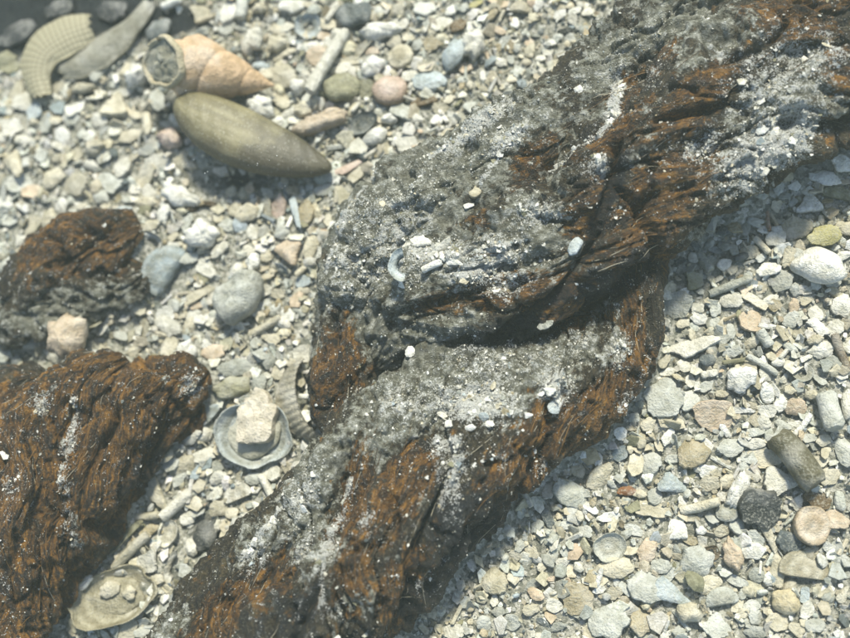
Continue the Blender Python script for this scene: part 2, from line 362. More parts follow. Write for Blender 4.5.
LIME = [(380,225,55,55,20,.5),(350,250,30,60,-20,.45),(500,360,70,24,10,.45),(400,400,40,30,0,.4),(440,252,34,15,-10,1.1),(470,272,26,14,0,.9),(613,100,5,34,-14,1.3),(600,175,18,14,0,.9),(700,150,24,16,30,.75),(770,150,60,28,35,.9),(475,400,36,20,0,1.2),(555,388,15,22,0,1.2),
        (450,468,13,30,-10,1.0),(440,448,18,12,0,.8),(335,535,8,42,-18,1.0),(300,545,18,22,0,.6),(490,262,30,26,10,.7),(505,285,26,14,0,.8),(540,215,26,12,10,.6),(480,120,40,12,32,.95),(510,140,24,10,32,.9),
        (345,205,5,40,-25,.7),(650,70,24,20,30,.45),(760,80,60,40,30,.6),(820,60,40,40,0,.55),(535,465,10,20,0,.7),(500,460,14,10,0,.6),(590,440,8,34,-50,.45),(620,350,14,30,0,.5),(640,390,8,26,-40,.5),
        (180,385,9,16,0,.9),(75,430,9,20,-15,.9),(50,405,10,12,0,.8),(70,450,14,10,0,.7),(30,490,18,30,0,.5),(15,560,10,40,0,.5),(70,500,7,40,0,.6),(320,610,16,10,0,.5),(370,520,10,20,0,.5),(410,590,12,14,0,.5),
        (250,560,12,20,-40,.6),(130,255,8,16,0,.3),(300,500,14,30,-40,.6),(580,330,20,10,0,.4),(720,70,18,30,0,.4)]
ZSKIN = 95.0
def patches(x, y, lst, zs=ZSKIN):
    m = np.zeros_like(x)
    for (cx, cy, rx, ry, ang, k) in lst:
        q = P(cx, cy, zs); sc = (CAM[2] - zs) / CAM[2]
        a = math.radians(ang); dx, dy = (x - q[0]) / sc, (y - q[1]) / sc
        u = (dx * math.cos(a) + dy * math.sin(a)) / rx; v = (-dx * math.sin(a) + dy * math.cos(a)) / ry
        m = np.maximum(m, k * np.exp(-0.8 * (u * u + v * v) ** 1.3))
    return m
CREASES = [([(616,150),(612,190),(596,222),(585,250),(566,285),(530,312),(490,332)],24,5),([(612,190),(640,215),(655,245)],16,5),([(655,128),(690,122),(722,112),(735,98)],14,4),
           ([(300,640),(325,580),(338,520),(345,455)],12,5),([(395,640),(410,570),(440,500),(448,450)],14,6),([(480,560),(515,490),(545,440),(548,400)],12,5),
           ([(230,640),(262,585),(300,530)],8,4),([(560,200),(540,170),(575,140)],8,4),([(395,250),(380,290),(352,318)],9,5),([(790,10),(770,50),(700,80)],8,4),
           ([(70,640),(85,560),(92,480),(120,420)],14,5),([(50,640),(55,560),(62,470),(82,415)],9,4),([(160,390),(175,420),(150,452)],8,4)]
WLINES = [([(624,82),(616,100),(613,120),(600,138)],3.5,1.5),([(372,160),(345,190),(330,220),(318,262)],3,.9),([(348,480),(336,520),(328,560),(324,600)],4,1.0),([(600,136),(575,150),(548,168)],3,.8),
          ([(480,118),(460,135),(430,150)],4,.9),([(515,135),(495,160),(480,185)],4,.9),([(235,560),(255,535),(285,500)],4,.8),([(655,330),(645,370),(620,405)],3,.6),([(452,440),(448,480),(440,505)],6,.9),([(78,400),(74,440),(66,480)],4,.9)]
def lines(x, y, lst, zs):
    m = np.zeros_like(x); sc = (CAM[2] - zs) / CAM[2]
    wob = 5 * fbm(x / 22, y / 22, 8.8, 3)
    for (pts, k, wd) in lst:
        q = catmull([P(a, b, zs)[:2] for a, b in pts], int(sum(math.dist(pts[i], pts[i + 1]) for i in range(len(pts) - 1)) / 2.5) + 4); x0, y0, x1, y1 = q[:, 0].min() - 25, q[:, 1].min() - 25, q[:, 0].max() + 25, q[:, 1].max() + 25
        idx = np.where((x > x0) & (x < x1) & (y > y0) & (y < y1))
        if not len(idx[0]): continue
        xx, yy = x[idx], y[idx]; d = np.full(xx.shape, 1e9)
        for a, b in q: d = np.minimum(d, (xx - a) ** 2 + (yy - b) ** 2)
        d = np.maximum(0, np.sqrt(d) + wob[idx] * 0.7) / sc
        m[idx] = np.maximum(m[idx], k * np.exp(-(d / wd) ** 2))
    return m
GRAINS = []      # collected (position, normal, lime) samples for each rope
def strand(parent, ctrl, seed, twist=0.5, flat=0.8, step=1.7, base_silt=0.0, base_rust=0.0, lump=1.0, zs=ZSKIN, name='strand', fibre=1.0):
    c = catmull([[*P(a, b, z)] + [r] for (a, b, z, r) in ctrl], 400)
    seg = np.linalg.norm(np.diff(c[:, :3], axis=0), axis=1); L = np.concatenate([[0], np.cumsum(seg)])
    nu = int(L[-1] / step); ul = np.linspace(0, L[-1], nu)
    c = np.stack([np.interp(ul, L, c[:, k]) for k in range(4)], 1)
    T = np.gradient(c[:, :3], axis=0); T /= np.linalg.norm(T, axis=1)[:, None]
    side = np.cross(T, [0, 0, 1.0]); side /= np.linalg.norm(side, axis=1)[:, None]; up = np.cross(side, T)
    rr = c[:, 3]; rm = float(rr.mean())
    t = ul / L[-1]; e = np.minimum(ul, L[-1] - ul) / (rm * 0.8); cap = np.sqrt(np.clip(1 - (1 - np.clip(e, 0, 1)) ** 2, 0.0005, 1))
    nv = int(2 * math.pi * rm * 0.72 / (step * 1.15))
    # more rows on the top, fewer underneath
    v0 = np.linspace(-math.pi / 2, 1.5 * math.pi, nv, endpoint=False); v = v0 + 0.55 * np.cos(v0)
    uu, vv = np.meshgrid(np.arange(nu), v, indexing='ij'); Lu = ul[:, None] + 0 * vv
    wrp = 26 * fbm(Lu / 110 + seed, vv * rm / 70, seed * 1.0, 2)
    w_ = vv * rm + twist * Lu + wrp
    N = np.cos(vv)[..., None] * side[:, None] + np.sin(vv)[..., None] * up[:, None]
    base = c[:, None, :3] + (rr * cap)[:, None, None] * (np.cos(vv)[..., None] * side[:, None] + flat * np.sin(vv)[..., None] * up[:, None])
    bx, by, bz = base[..., 0], base[..., 1], base[..., 2]
    silt0 = patches(bx, by, SILT, zs)
    rust0 = patches(bx, by, RUST, zs)
    fibm = np.clip(1 - 0.75 * silt0, 0.2, 1) * fibre
    d = lump * 15 * fbm(bx / 75, by / 75, bz / 75 + seed, 3)
    yarn = ridged(Lu / 300 + seed, w_ / 46, seed * 3.1, 2)
    d += 14.0 * (yarn - 0.5) * (0.4 + 0.6 * fibm)
    d += 1.2 * (ridged(Lu / 40, w_ / 12, seed * 1.7 + 2, 3) - 0.4) * fibm
    d += 0.35 * (ridged(Lu / 18, w_ / 4.2, seed + 7.7, 2) - 0.4) * fibm
    d += 6.0 * fbm(bx / 11, by / 10, bz / 10 + 3, 3) * (0.7 + 0.5 * silt0) + 2.4 * fbm(bx / 4.5, by / 4.5, bz / 4.5 + 3, 2)
    d += 7 * fbm(bx / 28, by / 28, bz / 28 + 5, 3)
    pit = fbm(bx / 26 + 9, by / 26, bz / 26 + seed, 3); d -= 13 * sstep(0.20, 0.5, pit)
    crack = np.abs(fbm(Lu / 130 + 5, w_ / 45, seed * 2.2, 3)); d -= 9 * (1 - sstep(0.0, 0.05, crack)) * (0.3 + 0.7 * fibm)
    crs = lines(bx, by, CREASES, zs) * (N[..., 2] > -0.2); d -= crs
    d *= np.minimum(1, cap[:, None] * 1.5)
    pos = base + N * d[..., None]
    V = pos.reshape(-1, 3); F = grid_faces(nu, nv, True)
    Nz = N[..., 2]
    x, y = pos[..., 0], pos[..., 1]
    blotch = fbm(bx / 42 + 3, by / 42, bz / 42 + seed, 4)
    silt = 0.31 + base_silt + 0.55 * silt0 + 0.28 * (Nz - 0.6) - 0.55 * rust0 + 0.62 * blotch
    rust = 0.06 + base_rust + 1.0 * rust0 - 0.25 * silt0 + 0.35 * fbm(bx / 60, by / 60 + 8, bz / 60, 3)
    stain_shade = 0.12 + 0.75 * patches(x, y, STAIN_SHADE, zs) + 0.25 * sstep(0.2, 0.5, pit) + 0.022 * crs  # black stains, plus shade painted dark into pits and creases
    lime = 0.24 + 0.50 * patches(x, y, LIME, zs) + 0.10 * (Nz - 0.6) + 0.22 * blotch - 0.12 * rust0
    lime = np.maximum(lime, 0.25 + 0.6 * lines(x, y, [(p_, b_, a_) for (p_, a_, b_) in WLINES], zs)) - 0.02 * crs
    lime = np.where(Nz > 0.0, lime, lime - 0.3)
    fib = np.stack([Lu / 15 + seed * 13, w_ / 4.4, 0 * Lu + seed * 7.3], -1)
    me = mesh(name, V, F, True, {'fib': ('FLOAT_VECTOR', fib), 'rust': ('FLOAT', rust), 'silt': ('FLOAT', silt), 'stain_shade': ('FLOAT', stain_shade), 'lime': ('FLOAT', lime)})
    # outward normals
    i0 = (nu // 2) * (len(F) // (nu - 1)) + (len(F) // (nu - 1)) // 2
    o = obj(name, me, M_ROPE, parent)
    if me.polygons[i0].normal.dot(Vector(N.reshape(-1, 3)[F[i0][0]])) < 0: me.flip_normals()
    GRAINS.append((parent, pos, N, lime, silt, rust, Lu, w_))
    return o
def empty(name, loc, **props):
    e = bpy.data.objects.new(name, None); C.objects.link(e); e.empty_display_size = 0.01
    for k, v in props.items(): e[k] = v
    return e     # kept at the origin of the bed so that its strands are written in place

rope = empty('rope', None, label='thick twisted old rope, rust-brown under grey silt, lying diagonally across the shell gravel', category='rope')
# core of the bend
strand(rope, [(960,-60,30,78),(840,20,30,80),(720,100,30,84),(600,190,30,90),(480,250,28,86),(400,310,20,66),(365,365,14,54)], 1.3, 0.1, 0.75, 2.8, .25, 0, 1.0, name='core_strand')
strand(rope, [(590,370,14,44),(520,396,24,58),(430,460,24,78),(350,540,28,84),(270,620,26,80),(190,710,24,76)], 2.1, 0.1, 0.75, 2.8, .0, 0, 1.0, name='core_strand')
# upper leg: far grey strand, middle brown strand, near strand that overhangs the gravel
strand(rope, [(830,-100,48,52),(745,-30,48,54),(670,30,48,54),(590,105,50,52),(500,165,50,54),(420,215,44,60),(375,265,34,56),(365,320,28,46)], 3.7, 0.35, 0.78, 1.72, .18, -.05)
strand(rope, [(940,-60,72,52),(850,0,72,54),(740,70,76,54),(660,130,80,50),(580,195,78,46),(500,245,70,44),(430,285,56,38),(370,310,40,30)], 4.9, 0.4, 0.75, 1.72, .02, .05)
strand(rope, [(990,0,62,50),(900,40,64,52),(810,100,66,54),(720,150,70,50),(650,200,72,44),(592,248,76,38),(525,290,66,34),(455,314,52,32),(395,326,38,26)], 5.4, 0.45, 0.78, 1.72, -.05, .1)
# hump of silt-bound strand above the left lobe
strand(rope, [(480,180,44,40),(420,230,46,54),(375,260,40,50),(350,310,34,40)], 11.2, 0.2, 0.7, 1.8, .3, -.1, 0.8)
# lower leg
strand(rope, [(622,215,18,24),(632,270,26,28),(626,335,34,30),(594,390,40,32),(545,430,42,34),(488,468,42,38),(430,522,42,44),(362,592,40,50),(280,680,38,54)], 6.2, -0.55, 0.9, 1.72, -.10, .16)
strand(rope, [(600,318,16,24),(580,352,34,30),(545,398,52,36),(490,442,64,40),(435,490,70,44),(375,550,70,48),(310,620,64,54),(240,700,60,56)], 7.8, -0.6, 0.85, 1.72, .0, .1)
strand(rope, [(525,352,26,30),(452,384,42,42),(392,432,54,46),(340,485,58,46),(290,545,52,46),(235,605,46,48),(170,690,40,52)], 8.6, -0.55, 0.82, 1.72, .05, .05)
# left lobe
strand(rope, [(362,270,18,22),(350,310,26,30),(346,360,28,34),(350,405,24,32),(364,445,20,24)], 9.1, 0.3, 0.95, 1.72, .0, .1)

rope2 = empty('rope', None, label='frayed end of a thick orange-brown rope tapering to a point at the lower left', category='rope')
strand(rope2, [(210,372,20,14),(182,385,34,28),(135,412,46,38),(92,470,52,38),(42,550,50,40),(-15,660,46,44)], 12.3, -0.55, 0.85, 1.72, -.12, .26, zs=70)
strand(rope2, [(130,362,30,22),(90,385,48,36),(45,435,60,46),(5,510,64,52),(-50,620,58,56)], 13.9, -0.55, 0.8, 1.72, -.10, .26, zs=70)
strand(rope2, [(60,385,30,24),(10,410,42,36),(-40,460,44,44),(-100,560,40,50)], 14.4, -0.5, 0.8, 2.0, -.10, .24, zs=70)
strand(rope2, [(205,405,14,10),(170,428,20,18),(122,470,24,24),(82,525,26,26),(36,595,24,28),(-18,690,22,30)], 15.5, -0.4, 0.9, 1.7, -.12, .15, zs=70)
clump = empty('rope_scrap', None, label='small dark brown clump of rotten rope half sunk in silt, above the frayed rope end', category='rope scrap')
strand(clump, [(142,228,8,14),(118,236,22,30),(82,250,28,40),(45,275,24,38),(10,305,14,30)], 16.2, -0.3, 0.75, 1.7, -.15, .12, 1.3, zs=20, name='matted_fibre')
strand(clump, [(148,268,8,16),(118,284,16,30),(75,294,20,36),(15,312,14,32),(-30,325,8,22)], 17.2, 0.3, 0.6, 1.9, .1, -.12, 0.9, zs=20, name='matted_fibre')

# footprint test for gravel: sample rope xy on a coarse grid
occ = np.full((300, 260), -99.0)      # highest rope z per cell, 4-unit cells
for (_, pos, *_r) in GRAINS:
    ix = ((pos[..., 0].ravel() + 600) / 4).astype(int); iy = ((pos[..., 1].ravel() + 500) / 4).astype(int)
    ok = (ix >= 0) & (ix < 300) & (iy >= 0) & (iy < 260); np.maximum.at(occ, (ix[ok], iy[ok]), pos[..., 2].ravel()[ok])
BANK = (occ > 12).astype(float)
for _ in range(5): BANK = (BANK + np.roll(BANK, 1, 0) + np.roll(BANK, -1, 0) + np.roll(BANK, 1, 1) + np.roll(BANK, -1, 1)) / 5
build_bed()
def rope_top(x, y):
    ix = np.clip(((np.asarray(x) + 600) / 4).astype(int), 0, 299); iy = np.clip(((np.asarray(y) + 500) / 4).astype(int), 0, 259)
    return occ[ix, iy]

# ------------------------------------------------------------------ prototypes for chips (all triangles)
def hull_chip(kind, rng):
    if kind == 'grain':
        V = np.array([[1,0,0],[0,1,0],[-1,0,0],[0,-1,0],[0,0,1],[0,0,-1]], float) * rng.uniform(0.55, 1.0, (6, 3)).clip(0.4)
        V *= [1, rng.uniform(0.5, 1), rng.uniform(0.3, 0.8)]
        F = [(0,1,4),(1,2,4),(2,3,4),(3,0,4),(1,0,5),(2,1,5),(3,2,5),(0,3,5)]
        return V, np.array(F)
    n = {'shard': rng.integers(4, 8), 'pebble': 9, 'rod': 7}[kind]
    th = np.sort((np.arange(n) + rng.uniform(-0.3, 0.3, n)) * 2 * math.pi / n)
    if kind == 'rod':
        r = 0.22; xs = [-1, -0.93, 0.93, 1]; V = []
        for i, xx in enumerate(xs):
            rr = r * (0.8 if i in (0, 3) else 1)
            for a in th: V.append((xx + rng.uniform(-.06, .06), rr * math.cos(a), rr * math.sin(a) + 0.12 * (1 - xx * xx)))
        V += [(-0.97, 0, 0), (0.97, 0, 0)]; F = []
        for i in range(3):
            for j in range(n):
                a, b, c, d = i * n + j, i * n + (j + 1) % n, (i + 1) * n + (j + 1) % n, (i + 1) * n + j; F += [(a, c, b), (a, d, c)]
        for j in range(n): F += [(4 * n, j, (j + 1) % n), (4 * n + 1, 3 * n + (j + 1) % n, 3 * n + j)]
        return np.array(V, float), np.array(F)
    el = rng.uniform(0.5, 0.95); rad = rng.uniform(0.72, 1.0, n) if kind == 'shard' else rng.uniform(0.9, 1.0, n)
    tck = rng.uniform(0.06, 0.18) if kind == 'shard' else rng.uniform(0.3, 0.5)
    curv = rng.uniform(-0.15, 0.6) if kind == 'shard' else 0
    rings = [(0.8 if kind == 'pebble' else 1.0, -tck * 0.5), (1.0, 0.0 if kind == 'pebble' else tck * 0.25), (0.9 if kind == 'shard' else 0.72, tck * (0.5 if kind == 'shard' else 0.7)), (0.45, tck * (0.55 if kind == 'shard' else 0.95))]
    V = []
    for (q, z) in rings:
        for a, r in zip(th, rad):
            x, y = q * r * math.cos(a), q * r * el * math.sin(a); V.append((x, y, z - curv * x * x + (rng.uniform(-.03, .03) if q < 0.9 else 0)))
    V += [(0, 0, -tck * 0.5), (0, 0, tck * (0.55 if kind == 'shard' else 1.0))]; F = []
    for i in range(3):
        for j in range(n):
            a, b, c, d = i * n + j, i * n + (j + 1) % n, (i + 1) * n + (j + 1) % n, (i + 1) * n + j; F += [(a, b, c), (a, c, d)]
    for j in range(n): F += [(4 * n, (j + 1) % n, j), (4 * n + 1, 3 * n + j, 3 * n + (j + 1) % n)]
    return np.array(V, float), np.array(F)
PROTO = {k: [hull_chip(k, np.random.default_rng(100 + i)) for i in range(12)] for k in ('shard', 'pebble', 'rod', 'grain')}
def scatter(name, items, mat, parent=None, **props):
    """items: list of (kind array idx..) -> one mesh; items = dict(kind, pos, size, rot matrices, tint)"""
    Vs, Fs, Cs, off = [], [], [], 0
    for kind in PROTO:
        for pi, (pv, pf) in enumerate(PROTO[kind]):
            sel = np.where((items['kind'] == kind) & (items['pi'] == pi))[0]
            if not len(sel): continue
            Rm = items['R'][sel]; v = np.einsum('nij,vj->nvi', Rm, pv) * items['size'][sel][:, None, None] + items['pos'][sel][:, None, :]
            f = pf[None] + (np.arange(len(sel)) * len(pv))[:, None, None] + off
            Vs.append(v.reshape(-1, 3)); Fs.append(f.reshape(-1, 3)); off += len(sel) * len(pv)
            c = np.concatenate([items['tint'][sel], np.ones((len(sel), 1))], 1); Cs.append(np.repeat(c, len(pv), 0))
    me = mesh(name, np.concatenate(Vs), np.concatenate(Fs), False, {'tint': ('FLOAT_COLOR', np.concatenate(Cs))})
    return obj(name, me, mat, parent, **props)
def eulers(yaw, tx, ty):
    cz, sz, cx, sx, cy, sy = np.cos(yaw), np.sin(yaw), np.cos(tx), np.sin(tx), np.cos(ty), np.sin(ty); o = np.zeros(len(yaw)); l = o + 1
    Rz = np.stack([cz, -sz, o, sz, cz, o, o, o, l], 1).reshape(-1, 3, 3); Rx = np.stack([l, o, o, o, cx, -sx, o, sx, cx], 1).reshape(-1, 3, 3)
    Ry = np.stack([cy, o, sy, o, l, o, -sy, o, cy], 1).reshape(-1, 3, 3)
    Rw = np.einsum('nij,njk->nik', Rx, Ry)          # tilt last, so the yaw happens in the chip's own plane
    return np.einsum('nij,njk->nik', Rw, Rz)

# ------------------------------------------------------------------ single shells and stones
def outline(kind, rng, n):
    th = np.linspace(0, 2 * math.pi, n, endpoint=False)
    if kind in ('flake', 'tri', 'block', 'wedge'):
        k = {'flake': rng.integers(5, 8), 'tri': 3, 'block': 4, 'wedge': 4}[kind]
        a = (np.arange(k) + rng.uniform(-0.22, 0.22, k)) * 2 * math.pi / k + rng.uniform(0, 6.28) * (kind == 'flake') + (math.pi / 4 if kind in ('block', 'wedge') else 0)
        rc = rng.uniform(0.82, 1.08, k) * (1.25 if k < 5 else 1.05); px, py = rc * np.cos(a), rc * np.sin(a)
        if kind == 'wedge': py = py * np.where(px > 0, 0.55, 1.1)
        r = np.full(n, 9.0)
        for i in range(k):
            x1, y1, x2, y2 = px[i], py[i], px[(i + 1) % k], py[(i + 1) % k]; nx, ny = y2 - y1, x1 - x2; dd = nx * x1 + ny * y1
            q = nx * np.cos(th) + ny * np.sin(th); rr = np.where(q > 1e-3, dd / np.maximum(q, 1e-3), 9); r = np.minimum(r, rr)
        r = np.minimum(r, 1.3)
        for _ in range(1): r = 0.25 * np.roll(r, 1) + 0.5 * r + 0.25 * np.roll(r, -1)
        s = rng.uniform(0, 50); r = r * (1 + 0.26 * fbm(np.cos(th) * 1.6 + s, np.sin(th) * 1.6, s, 3) + 0.10 * noise3(np.cos(th) * 6 + s, np.sin(th) * 7, s))
    elif kind == 'lobed':
        s = rng.uniform(0, 50); r = 0.9 + 0.34 * noise3(np.cos(th) * 1.2 + s, np.sin(th) * 1.2, s) + 0.13 * noise3(np.cos(th) * 5 + s, np.sin(th) * 5, s)
    elif kind == 'half':
        r = np.where(np.sin(th) < -0.25, 0.28 / np.maximum(-np.sin(th), 0.28), 1.0)
    else:
        s = rng.uniform(0, 50); r = 1 + (0.26 if kind != 'disc' else 0.06) * noise3(np.cos(th) * 1.3 + s, np.sin(th) * 1.3, s) + 0.03 * noise3(np.cos(th) * 6 + s, np.sin(th) * 6, s)
    m = 0.5 * (r.max() + np.median(r)) if kind != 'lobed' else r.mean() * 1.1
    return th, r / m
def plate(kind, wd, ht, rng, thick=None, dome=None):
    n = 36 if max(wd, ht) > 22 else 26
    th, r = outline(kind, rng, n); x0, y0 = r * np.cos(th) * wd / 2, r * np.sin(th) * ht / 2
    m = min(wd, ht); s = rng.uniform(0, 90)
    t = thick if thick is not None else (rng.uniform(0.09, 0.19) * m if kind in ('flake', 'tri', 'block', 'wedge', 'half') else 0.22 * m)
    if kind in ('oval', 'lobed'):
        t = thick or (0.55 if kind == 'lobed' else 0.38) * m; rings = [(0.75, -0.5), (0.93, -0.3), (1.0, 0.0), (0.96, 0.22), (0.85, 0.38), (0.66, 0.48), (0.4, 0.52), (0.16, 0.53)]
    else:
        rings = [(0.9, -0.5), (0.99, -0.42), (1.0, 0.3), (0.975, 0.47), (0.90, 0.5), (0.66, 0.5), (0.4, 0.5), (0.16, 0.5)]
    dome = dome if dome is not None else rng.uniform(-0.05, 0.18) * m
    V = []
    for q, z in rings:
        x, y = q * x0, q * y0; rr = q
        zz = z * t + dome * (1 - rr ** 2) + t * 0.3 * fbm((x + s) / (0.3 * m), y / (0.3 * m), s, 3) * (z > 0)
        V.append(np.stack([x, y, zz], 1))
    V = np.concatenate(V); nr = len(rings); c0, c1 = len(V), len(V) + 1
    if kind == 'lobed': V = V * (1 + 0.22 * fbm(V[:, :1] / (0.22 * m) + s, V[:, 1:2] / (0.22 * m), V[:, 2:] / (0.22 * m), 3))
    V = np.vstack([V, [[0, 0, -t * 0.5 + dome], [0, 0, V[(nr - 1) * n:, 2].mean()]]])
    F = [tuple(f) for f in grid_faces(nr, n, True)]
    F += [(c0, (j + 1) % n, j) for j in range(n)] + [(c1, (nr - 1) * n + j, (nr - 1) * n + (j + 1) % n) for j in range(n)]
    return V, F, t
def rodmesh(L, D, rng, bend=0.06):
    nu, n = 12, 16; s = rng.uniform(0, 90); V = []
    for i in range(nu):
        u = -1 + 2 * i / (nu - 1); e = 1.0 if 0 < i < nu - 1 else 0.82
        if i in (0, nu - 1): u *= 1.0
        for j in range(n):
            a = 2 * math.pi * j / n; r = D / 2 * e * (1 + 0.13 * float(noise3(u * 1.7 + s, math.cos(a) * 0.9, math.sin(a) * 0.9 + s)))
            en = 0.10 * D * float(noise3(math.cos(a) * 1.5 + s, math.sin(a) * 1.5, u)) if abs(u) > 0.8 else 0
            V.append((u * L / 2 + en, r * math.cos(a) + bend * L * (1 - u * u), r * math.sin(a)))
    F = [tuple(f[::-1]) for f in grid_faces(nu, n, True)]
    V.append((-L / 2 * 0.985, 0, 0)); V.append((L / 2 * 0.985, 0, 0))
    F += [(nu * n, j, (j + 1) % n)[::-1] for j in range(n)] + [(nu * n + 1, (nu - 1) * n + j, (nu - 1) * n + (j + 1) % n) for j in range(n)]
    return np.array(V), F, D
def bowlmesh(wd, ht, depth, wall, rng, wob=0.15, ring_hole=0.0, sweep=(0, 2 * math.pi)):
    """shell valve lying hollow side up: outer skin, lip, inner skin"""
    n = 48; closed = sweep[1] - sweep[0] > 6.2; th = np.linspace(sweep[0], sweep[1], n, endpoint=not closed); s = rng.uniform(0, 80)
    prof = [(max(ring_hole, 0.03), 0.0), (0.45, 0.06), (0.76, 0.18), (0.91, 0.48), (0.98, 0.82), (1.0, 1.0), (0.98, 1.05), (0.955, 0.99), (0.90, 0.60), (0.76, 0.26), (0.45, 0.13), (max(ring_hole, 0.03), 0.09)]
    V = []
    for k, (q, z) in enumerate(prof):
        inner = k >= 6; rr = 1 + wob * noise3(np.cos(th) * 1.4 + s, np.sin(th) * 1.4, s) + 0.03 * noise3(np.cos(th) * 7, np.sin(th) * 9, s)
        V.append(np.stack([q * rr * np.cos(th) * wd / 2, q * rr * np.sin(th) * ht / 2, depth * z + 0 * th + (wall if inner and k > 7 else 0)], 1))
    return np.concatenate(V), [tuple(f) for f in grid_faces(len(prof), n, closed)], depth

PIECES = []   # (x, y, half size) of everything laid on the bed by hand
NAMES = dict(flake='shell_fragment', tri='shell_fragment', block='stone_chip', wedge='shell_fragment', oval='pebble', lobed='coralline_lump', disc='shell_disc',
             rod='tube_fragment', half='shell_fragment', bowl='hollow_shell', ring='ring_shell', arc='crescent_shell')
NOUN = dict(flake='angular shell fragment', tri='three-cornered shell fragment', block='squarish chip', wedge='wedge-shaped fragment', oval='rounded pebble', lobed='knobbly lump',
            disc='flat round shell disc', rod='straight tube fragment', half='half-round shell fragment', bowl='hollow shell', ring='ring-shaped shell', arc='curved shell fragment')
def put(px, py, wd, ht, ang, kind, col, label=None, lift=0.0, tilt=None, mat=None, z=None, name=None, **kw):
    if kind == 'oval' and label is None and (int(px * 7 + py * 3) % 10) < 8: kind = 'flake'
    seed = int(px * 131 + py * 17 + wd) % 99991; rng = np.random.default_rng(seed)
    if kind == 'rod': V, F, t = rodmesh(wd, ht, rng, kw.get('bend', rng.uniform(-0.05, 0.06)))
    elif kind == 'bowl': V, F, t = bowlmesh(wd, ht, kw.get('depth', 0.3 * min(wd, ht)), 1.72, rng)
    elif kind == 'ring': V, F, t = bowlmesh(wd, ht, 0.25 * min(wd, ht), 1.2, rng, ring_hole=0.4)
    elif kind == 'arc': V, F, t = bowlmesh(wd, ht, 0.3 * min(wd, ht), 1.72, rng, ring_hole=0.6, sweep=kw.get('sweep', (0.2, 3.0)))
    else: V, F, t = plate(kind, wd, ht, rng, kw.get('thick'), kw.get('dome'))
    tl = tilt if tilt is not None else (rng.uniform(-18, 18), rng.uniform(-18, 18))
    V = rotz(V, math.radians(ang)); V = rotx(V, math.radians(tl[0])); V = roty(V, math.radians(tl[1]))
    q = P(px, py, 3.0 if z is None else z)
    zz = gz(q[0], q[1]) + t * 0.5 + 2.5 + lift if z is None else z
    if kind in ('bowl', 'ring', 'arc') and z is None: zz = gz(q[0], q[1]) + 1.5 + lift
    q = P(px, py, zz)
    base = np.array(COL[col]) * rng.uniform(0.92, 1.08) if isinstance(col, str) else np.array(col)
    if kind == 'flake' and name is None and col in ('grey', 'lgrey', 'slate', 'blue', 'olive', 'tan', 'beige'): name = 'dull_flake'  # same broken flakes as shell_fragment, named apart by dull colour alone
    m = mat or (M_GROWTH if kind in ('disc', 'bowl', 'ring', 'arc', 'half') else M_STONE if kind in ('oval', 'block') and col not in ('white',) else M_SHELL)
    me = mesh(name or NAMES[kind], V, F, 2 if kind in ('flake', 'tri', 'block', 'wedge', 'half', 'rod') else True)
    o = obj(name or NAMES[kind], me, m, None, q, base)
    o['category'] = (name or NAMES[kind]).replace('_', ' ')
    if label: o['label'] = label
    PIECES.append([q[0], q[1], wd / 2, ht / 2, math.radians(ang), o, col, kind, label, zz, 1.0])
    return o

